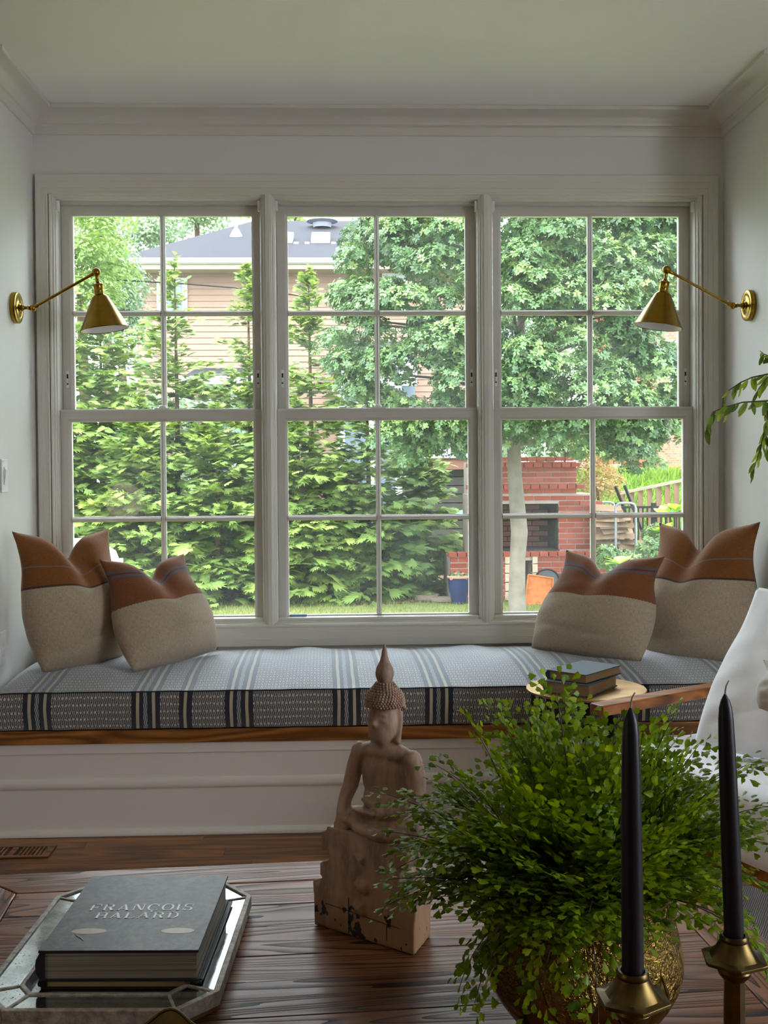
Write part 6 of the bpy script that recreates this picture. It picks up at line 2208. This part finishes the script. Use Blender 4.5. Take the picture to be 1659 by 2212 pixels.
# ---------------------------------------------------------------- bank, fence and woodpile at the right
M_BANK = plain('bright_bank_grass', lin(112, 140, 58), .95, 0, .1, .12, 1.5)
m = MB()
nx, ny = 16, 12
for j in range(ny + 1):
    for i in range(nx + 1):
        x = 3.0 + 14 * i / nx; y = 16.8 + 12 * j / ny
        t = min(1, max(0, (y - 17.0) / 5.0)); t = t * t * (3 - 2 * t)
        s_ = min(1, max(0, (x - 3.0) / 1.6))
        m.v.append((x, y, G + .004 + 1.42 * t * s_ + .05 * math.sin(x * 2.1 + y)))
for j in range(ny):
    for i in range(nx):
        a = j * (nx + 1) + i
        m.f.append((a, a + 1, a + nx + 2, a + nx + 1))
bank = tag(m.build('grass_bank', M_BANK, smooth=180), kind='structure')
nb2 = 9000
gx = rng.uniform(3.6, 8.5, nb2); gy = rng.uniform(18.5, 24, nb2)
t = np.clip((gy - 17.0) / 5.0, 0, 1); t = t * t * (3 - 2 * t)
gz = G + 1.42 * t * np.clip((gx - 3) / 1.6, 0, 1)
Xd = unit(np.stack([rng.normal(0, .5, nb2), rng.normal(-.2, .5, nb2), np.ones(nb2)], 1))
Zd = ortho(Xd, np.stack([rng.normal(0, 1, nb2), -np.ones(nb2), np.zeros(nb2)], 1))
M_BGR = leaf_mat('tall_grass_blade', [(0, lin(88, 122, 42)), (.6, lin(114, 146, 56)), (1, lin(140, 164, 76))], .4, .7)
tag(tag(scatter('tall_grass', [([(0, -.05, 0), (0, .05, 0), (.6, .03, .06), (1, 0, .25)], [(0, 1, 2, 3)])], np.stack([gx, gy, gz], 1), Xd, Zd, rng.uniform(.14, .34, nb2), rng.random(nb2), M_BGR), 'bright yellow-green tall grass on the bank above the fence', 'grass'), kind='stuff')
# picket fence falling to the left
fe = thing('picket_fence', at_y(1400, 1110, 16.0), 'tan wooden picket fence sloping down to the left', 'fence')
M_PICK = plain('tan_picket', lin(134, 106, 86), .85, 0, .15, .08, 4)
fa, fb = (1345, 1067, 1128), (1500, 1034, 1106)
npk = 9
for i in range(npk):
    t = i / (npk - 1)
    px_ = fa[0] + (fb[0] - fa[0]) * t; Y_ = 16.6 - .9 * t
    a, c = at_y(px_, fa[2] + (fb[2] - fa[2]) * t, Y_), at_y(px_, fa[1] + (fb[1] - fa[1]) * t, Y_)
    m = MB(); m.box(a.x - .038, a.x + .038, Y_ - .012, Y_ + .012, G, c.z); m.build('picket', M_PICK, fe)
a, c = at_y(fa[0] - 6, fa[1] - 1, 16.62), at_y(fb[0], fb[1] - 2, 15.7)
m = MB(); m.add([a + Vector((0, -.03, -.02)), c + Vector((0, -.03, -.02)), c + Vector((0, .04, -.02)), a + Vector((0, .04, -.02)), a + Vector((0, -.03, .02)), c + Vector((0, -.03, .02)), c + Vector((0, .04, .02)), a + Vector((0, .04, .02))], [(0, 3, 2, 1), (4, 5, 6, 7), (0, 1, 5, 4), (1, 2, 6, 5), (2, 3, 7, 6), (3, 0, 4, 7)]); m.build('top_rail', plain('pale_rail', lin(160, 148, 126), .8), fe)
a, c = at_y(fa[0] - 2, fa[2] - 12, 16.64), at_y(fb[0], fb[2] - 14, 15.74)
m = MB(); m.tube([a, c], .03, 4); m.build('bottom_rail', M_PICK, fe)
# black iron fence in front
bf = thing('iron_fence', at_y(1390, 1190, 14.6), 'black iron fence behind the log rack', 'fence')
bx0_, bx1_ = at_y(1330, 1150, 14.6).x, at_y(1480, 1150, 14.6).x
zt2 = at_y(1390, 1093, 14.6).z
m = MB(); m.box(bx0_, bx1_, 14.585, 14.615, zt2 - .03, zt2); m.build('top_rail', M_DARKMETAL, bf)
m = MB(); m.box(bx0_, bx1_, 14.585, 14.615, G + .1, G + .13); m.build('bottom_rail', M_DARKMETAL, bf)
bm_ = MB(); bm_.box(-.009, .009, -.009, .009, G, zt2); bar_me = mesh_of(bm_, 'bar', M_DARKMETAL)
x = bx0_
while x < bx1_:
    piece('bar', bar_me, bf, (x, 14.6, 0)); x += .062
for x_ in (1328, 1412):
    c_ = at_y(x_, 1086, 14.58); m = MB(); m.box(c_.x - .03, c_.x + .03, 14.55, 14.61, G, c_.z); m.build('post', M_DARKMETAL, bf)
# dark garden stakes leaning above
for (x0_, y0_, x1_, y1_, lab) in ((1329, 1050, 1347, 1096, 'dark leaning garden stake, left of the pair'), (1349, 1048, 1366, 1092, 'dark leaning garden stake, right of the pair')):
    p1, p2 = at_y(x0_, y0_, 14.9), at_y(x1_, y1_, 14.9); d_ = (p2 - p1); p3 = p1 + d_ * ((G - p1.z) / d_.z)
    m = MB(); m.tube([p1, p3], .022, 6); tag(m.build('garden_stake', M_DARKMETAL), lab, 'stake', 'leaning garden stakes')
# log rack with split firewood
YL = 13.9
rk = thing('log_rack', at_y(1350, 1200, YL), 'grey tubular steel log rack beside the fireplace', 'rack')
M_TUBE = plain('grey_tube', lin(146, 150, 158), .4, .5)
def rk_arch(x0_, x1_, ytop, Y_):
    a, c = at_y(x0_, ytop, Y_), at_y(x1_, ytop, Y_)
    m = MB(); r2 = .06
    m.tube([(a.x, Y_, G), (a.x, Y_, a.z - r2), (a.x + r2 * .3, Y_, a.z - r2 * .3), (a.x + r2, Y_, a.z), (c.x - r2, Y_, a.z), (c.x - r2 * .3, Y_, a.z - r2 * .3), (c.x, Y_, a.z - r2), (c.x, Y_, G)], .016, 8)
    m.build('arch', M_TUBE, rk, smooth=60)
rk_arch(1330, 1373, 1087, YL - .25); rk_arch(1293, 1328, 1085, YL + .25)
m = MB(); m.tube([at_y(1295, 1187, YL - .25), at_y(1378, 1193, YL - .25)], .014, 8); m.build('cross_bar', M_TUBE, rk)
M_LOG = plain('split_log', lin(140, 114, 92), .9, 0, .1, .16, 9, .3, 30)
lr = random.Random(4)
rows = [(1180, 1300, 1385, 5), (1168, 1303, 1378, 5), (1155, 1300, 1350, 4), (1143, 1300, 1345, 4), (1131, 1302, 1345, 4), (1119, 1300, 1340, 3), (1107, 1296, 1325, 2), (1096, 1302, 1322, 1)]
li = 0
lme = []
for q_ in range(4):
    m = MB(); w1, w2 = lr.uniform(.05, .075), lr.uniform(.028, .045)
    m.add([(-.17, -w1, 0), (-.17, w1, 0), (-.17, .01, w2 * 2), (.17, -w1, .005), (.17, w1 * .9, 0), (.17, 0, w2 * 2.1)], [(0, 1, 2), (3, 5, 4), (0, 3, 4, 1), (1, 4, 5, 2), (2, 5, 3, 0)])
    lme.append(mesh_of(m, 'log', M_LOG))
names_ = ['bottom', 'second', 'third', 'fourth', 'fifth', 'sixth', 'seventh', 'top']
for ri, (y_, x0_, x1_, n_) in enumerate(rows):
    for k_ in range(n_):
        px_ = x0_ + (x1_ - x0_) * ((k_ + .5) / n_)
        p_ = at_y(px_, y_ + 9, YL - .12 + lr.uniform(-.05, .05))
        o = bpy.data.objects.new('firewood_log', lme[li % 4]); COL.objects.link(o); li += 1
        o.location = (p_.x, p_.y, max(G + .002, p_.z)); o.rotation_euler = (lr.uniform(-.2, .2), lr.uniform(-.08, .08), lr.uniform(-.35, .35))
        tag(o, ('split firewood log, %s from the left in the %s layer of the log rack' % (('first', 'second', 'third', 'fourth', 'fifth')[k_], names_[ri])) if n_ > 1 else 'single split log on top of the log rack', 'log', 'firewood logs in the rack')

# ---------------------------------------------------------------- shrubs and background trees
def leafy(name, label, cat, blobs, per, lsize, mat, templates, tint0, base, seed_, group=None, flat=.8, trunk=None):
    t = thing(name, base, label, cat, group)
    pos, Xd, Zd, tint = clump_tree(t, blobs, per, mat, seed_, templates, tint0, flat=flat)
    r_ = np.random.default_rng(seed_)
    tag(scatter('foliage', templates, pos, Xd, Zd, r_.uniform(.75, 1.25, len(pos)) * lsize, tint, mat, t), kind='stuff')
    if trunk:
        for tk in trunk:
            m = MB(); m.tube(tk[0], tk[1], 8); m.build('trunk' if tk is trunk[0] else 'branch', M_TRUNKD, t)
    return t
M_YEL = leaf_mat('orange_maple_leaf', [(0, lin(132, 106, 60)), (.5, lin(158, 134, 78)), (1, lin(166, 112, 76))], .4, .6)
M_LIME = leaf_mat('lime_leaf', [(0, lin(84, 112, 52)), (.5, lin(110, 138, 66)), (1, lin(134, 160, 84))], .4, .5)
M_BGT = leaf_mat('pale_tree_leaf', [(0, lin(112, 146, 76)), (.5, lin(150, 180, 100)), (1, lin(188, 208, 130))], .35, .6)
M_BGD = leaf_mat('grey_green_leaf', [(0, lin(92, 120, 88)), (.5, lin(126, 152, 112)), (1, lin(160, 182, 138))], .3, .6)
LEAFQ = [([(0, 0, 0), (.5, .26, .04), (1, 0, -.1), (.5, -.26, .04)], [(0, 1, 2, 3)])]
def blobs_px(lst, Y, dr=.3):
    r_ = random.Random(len(lst))
    out = []
    for (x, y, r) in lst:
        p_ = at_y(x, y, Y + r_.uniform(-dr, dr)); out.append((p_.x, p_.y, p_.z, r))
    return out
def crown(cx, cy, rx, ry, n_, Y, r0, r1, seed_, dr=1.2):
    r_ = random.Random(seed_); out = []
    for _ in range(n_):
        a, q_ = r_.uniform(0, 2 * PI), math.sqrt(r_.random())
        p_ = at_y(cx + rx * q_ * math.cos(a), cy + ry * q_ * math.sin(a), Y)
        out.append((p_.x, Y + r_.uniform(-dr, dr), p_.z, r_.uniform(r0, r1)))
    return out
def trunk_of(cx, cy, Y, r=.14):
    b_ = at_y(cx, cy, Y); return [([(b_.x, Y, G - .1), (b_.x + .1, Y, (G + b_.z) / 2), (b_.x, Y, b_.z)], [r, r * .75, r * .3])]
leafy('maple_shrub', 'yellow-orange Japanese maple shrub right of the fireplace', 'shrub', blobs_px([(1262, 985, .28), (1285, 1000, .30), (1268, 1025, .3), (1300, 1030, .28), (1290, 1060, .3), (1315, 1070, .24), (1270, 1060, .26), (1255, 960, .2), (1325, 1045, .2)], 15.6), 260, .055, M_YEL, LEAFQ, .5, at_y(1285, 1180, 15.6), 51, trunk=trunk_of(1285, 1020, 15.6, .04))
for (x_, y_, Y_, n_, lab) in ((1440, 1115, 13.2, 9, 'lime green broad-leaved plant by the iron fence'), (1425, 1150, 13.0, 8, 'green broad-leaved plant under the lime one by the fence'), (1340, 1218, 12.2, 8, 'yellow-green hosta in front of the log rack'), (1415, 1215, 12.0, 8, 'lime hosta partly behind the right pillows'), (1462, 1105, 13.3, 6, 'lime green leafy plant at the right edge of the window')):
    p_ = at_y(x_, y_, Y_)
    t = thing('broadleaf_plant', (p_.x, Y_, G), lab, 'plant', 'broad-leaved garden plants')
    m = MB(); m.tube([(p_.x, Y_, G), (p_.x, Y_, p_.z)], .012, 6); m.build('stem', M_STEM, t)
    for k_ in range(n_):
        a = 2 * PI * k_ / n_ + random.uniform(-.3, .3)
        ax_ = Vector((math.cos(a), math.sin(a), random.uniform(.1, .8))).normalized()
        up = Vector((0, 0, 1)); Z_ = (up - ax_ * up.dot(ax_)).normalized(); Y2 = Z_.cross(ax_)
        s_ = random.uniform(.16, .26)
        me = NL
        if k_ == 0:
            broad = NL.copy(); broad.materials.clear(); broad.materials.append(leaf_mat('broad_leaf', [(0, lin(140, 186, 76)), (1, lin(190, 218, 98))], .35, .45, attr=False) if 'broad_leaf' not in bpy.data.materials else bpy.data.materials['broad_leaf'])
        o = bpy.data.objects.new('leaf', broad); COL.objects.link(o)
        o.matrix_basis = Matrix.Translation((p_.x, Y_, p_.z)) @ Matrix((ax_, Y2, Z_)).transposed().to_4x4() @ Matrix.Diagonal((s_, s_ * 1.7, s_, 1))
        put(o, t)
leafy('flowering_shrub', 'dense green shrub at the foot of the log rack', 'shrub', blobs_px([(1322, 1222, .2), (1345, 1215, .2), (1370, 1225, .2), (1395, 1210, .2), (1310, 1200, .15), (1410, 1190, .2), (1420, 1160, .2), (1440, 1180, .2)], 12.9), 160, .045, M_HOLLY, ROS, .5, at_y(1350, 1270, 12.9), 52, trunk=trunk_of(1360, 1215, 12.9, .03))
leafy('fig_shrub', 'pale broad-leaved shrub behind the fireplace top', 'shrub', blobs_px([(1195, 930, .35), (1225, 920, .35), (1255, 935, .3), (1240, 955, .3), (1170, 950, .3), (1268, 915, .3), (1205, 960, .25), (1150, 915, .3), (1110, 930, .3), (1100, 975, .25), (1140, 985, .25), (1180, 990, .25), (1220, 985, .25), (1250, 990, .22), (1160, 1005, .2), (1090, 1000, .2)], 15.8), 120, .12, M_BGD, LEAFQ, .75, at_y(1215, 1200, 15.8), 53, trunk=trunk_of(1215, 950, 15.8, .04))
leafy('maple_tree', 'bright yellow-green tree at the left edge of the left window', 'tree', crown(180, 560, 70, 130, 60, 16.5, .25, .5, 1, .8), 110, .085, M_LIME, LEAFQ, .5, at_y(170, 1150, 16.5), 61, 'background trees', trunk=trunk_of(170, 600, 16.5))
leafy('dark_conifer', 'dark green conifer left of the beige house corner', 'tree', crown(258, 680, 26, 120, 34, 18.5, .25, .45, 2, .4), 110, .085, M_BGD, LEAFQ, .3, at_y(258, 1100, 18.5), 62, 'background trees', trunk=trunk_of(258, 700, 18.5))
bt = at_y(215, 560, 30)
tk = trunk_of(225, 560, 30, .22) + [([at_y(205, 560, 30), at_y(225, 510, 30), at_y(243, 455, 30), at_y(260, 400, 30)], [.13, .12, .11, .08]), ([at_y(225, 510, 30), at_y(195, 470, 30), at_y(170, 430, 30)], [.08, .07, .05])]
leafy('tall_oak', 'tall tree with a bare sloping branch above the house roof', 'tree', crown(205, 470, 60, 70, 26, 30, .4, .8, 3, 1) + crown(330, 500, 45, 45, 24, 30, .4, .7, 4, 1) + crown(255, 545, 25, 30, 9, 30, .3, .5, 14, 1), 95, .14, M_BGD, LEAFQ, .5, at_y(225, 1060, 30), 63, 'background trees', trunk=tk)
leafy('distant_tree', 'distant tree above the hip of the beige roof', 'tree', crown(425, 470, 55, 22, 24, 34, .4, .8, 5, 1) + crown(390, 440, 60, 30, 14, 34, .4, .8, 6, 1), 95, .15, M_BGD, LEAFQ, .5, at_y(425, 1050, 34), 64, 'background trees', trunk=trunk_of(425, 480, 34, .25))
leafy('distant_tree', 'distant tree behind the ridge of the grey roof', 'tree', crown(640, 452, 70, 24, 26, 36, .5, .9, 7, 1) + crown(560, 458, 30, 18, 10, 36, .4, .7, 17, 1), 95, .15, M_BGT, LEAFQ, .5, at_y(640, 1050, 36), 65, 'background trees', trunk=trunk_of(640, 470, 36, .25))
leafy('tall_maple', 'tall pale green tree at the top right behind the holly', 'tree', crown(1440, 480, 80, 110, 60, 21, .4, .8, 8, 1.4), 110, .11, M_BGT, LEAFQ, .55, at_y(1440, 1040, 21), 66, 'background trees', trunk=trunk_of(1530, 560, 21, .2))
leafy('distant_tree', 'distant pale tree above the grass bank', 'tree', crown(1400, 930, 90, 65, 60, 30, .4, .8, 9, 1.5), 120, .13, M_BGT, LEAFQ, .65, at_y(1400, 1030, 30), 67, 'background trees', trunk=trunk_of(1400, 950, 30, .15))
leafy('distant_tree', 'distant grey-green tree behind the fireplace and the holly', 'tree', crown(1180, 860, 130, 90, 60, 33, .5, .9, 10, 1.5), 110, .14, M_BGD, LEAFQ, .7, at_y(1180, 1045, 33), 68, 'background trees', trunk=trunk_of(1180, 880, 33, .15))
leafy('distant_tree', 'distant pale tree behind the middle of the holly', 'tree', crown(1000, 700, 190, 200, 90, 38, .7, 1.2, 11, 1.5), 110, .19, M_BGD, LEAFQ, .6, at_y(1000, 1045, 38), 69, 'background trees', trunk=trunk_of(1000, 750, 38, .25))
leafy('distant_tree', 'distant pale tree behind the right part of the holly', 'tree', crown(1290, 640, 130, 210, 90, 36, .6, 1.1, 12, 1.5), 110, .18, M_BGD, LEAFQ, .65, at_y(1290, 1045, 36), 70, 'background trees', trunk=trunk_of(1290, 700, 36, .25))
leafy('boundary_hedge', 'dense dark hedge behind the arborvitae row', 'hedge', crown(330, 1030, 330, 150, 110, 17.2, .35, .6, 21, .4), 80, .11, M_BGD, LEAFQ, .15, at_z(330, 1230, G), 71, trunk=trunk_of(330, 1030, 17.2, .08))
# low stone wall and iron railing far behind the fireplace
yw_ = 24.0
a, c = at_y(1270, 1016, yw_), at_y(1348, 1002, yw_)
m = MB(); m.box(a.x, c.x, yw_, yw_ + .4, G, c.z); tag(m.build('stone_wall', plain('far_stone', lin(150, 146, 128), .9, 0, .1, .15, 4)), 'low grey stone wall under the distant railing', 'wall')
rl = thing('distant_railing', (.5 * (a.x + c.x), yw_ + .1, c.z), 'thin black railing on the distant stone wall', 'railing')
zt3 = at_y(1300, 968, yw_).z
bm_ = MB(); bm_.box(-.012, .012, -.012, .012, c.z, zt3); rb_me = mesh_of(bm_, 'bar', M_DARKMETAL)
x = a.x
while x < c.x:
    piece('bar', rb_me, rl, (x, yw_ + .1, 0)); x += .12
m = MB(); m.box(a.x, c.x, yw_ + .08, yw_ + .12, zt3 - .03, zt3); m.build('top_rail', M_DARKMETAL, rl)
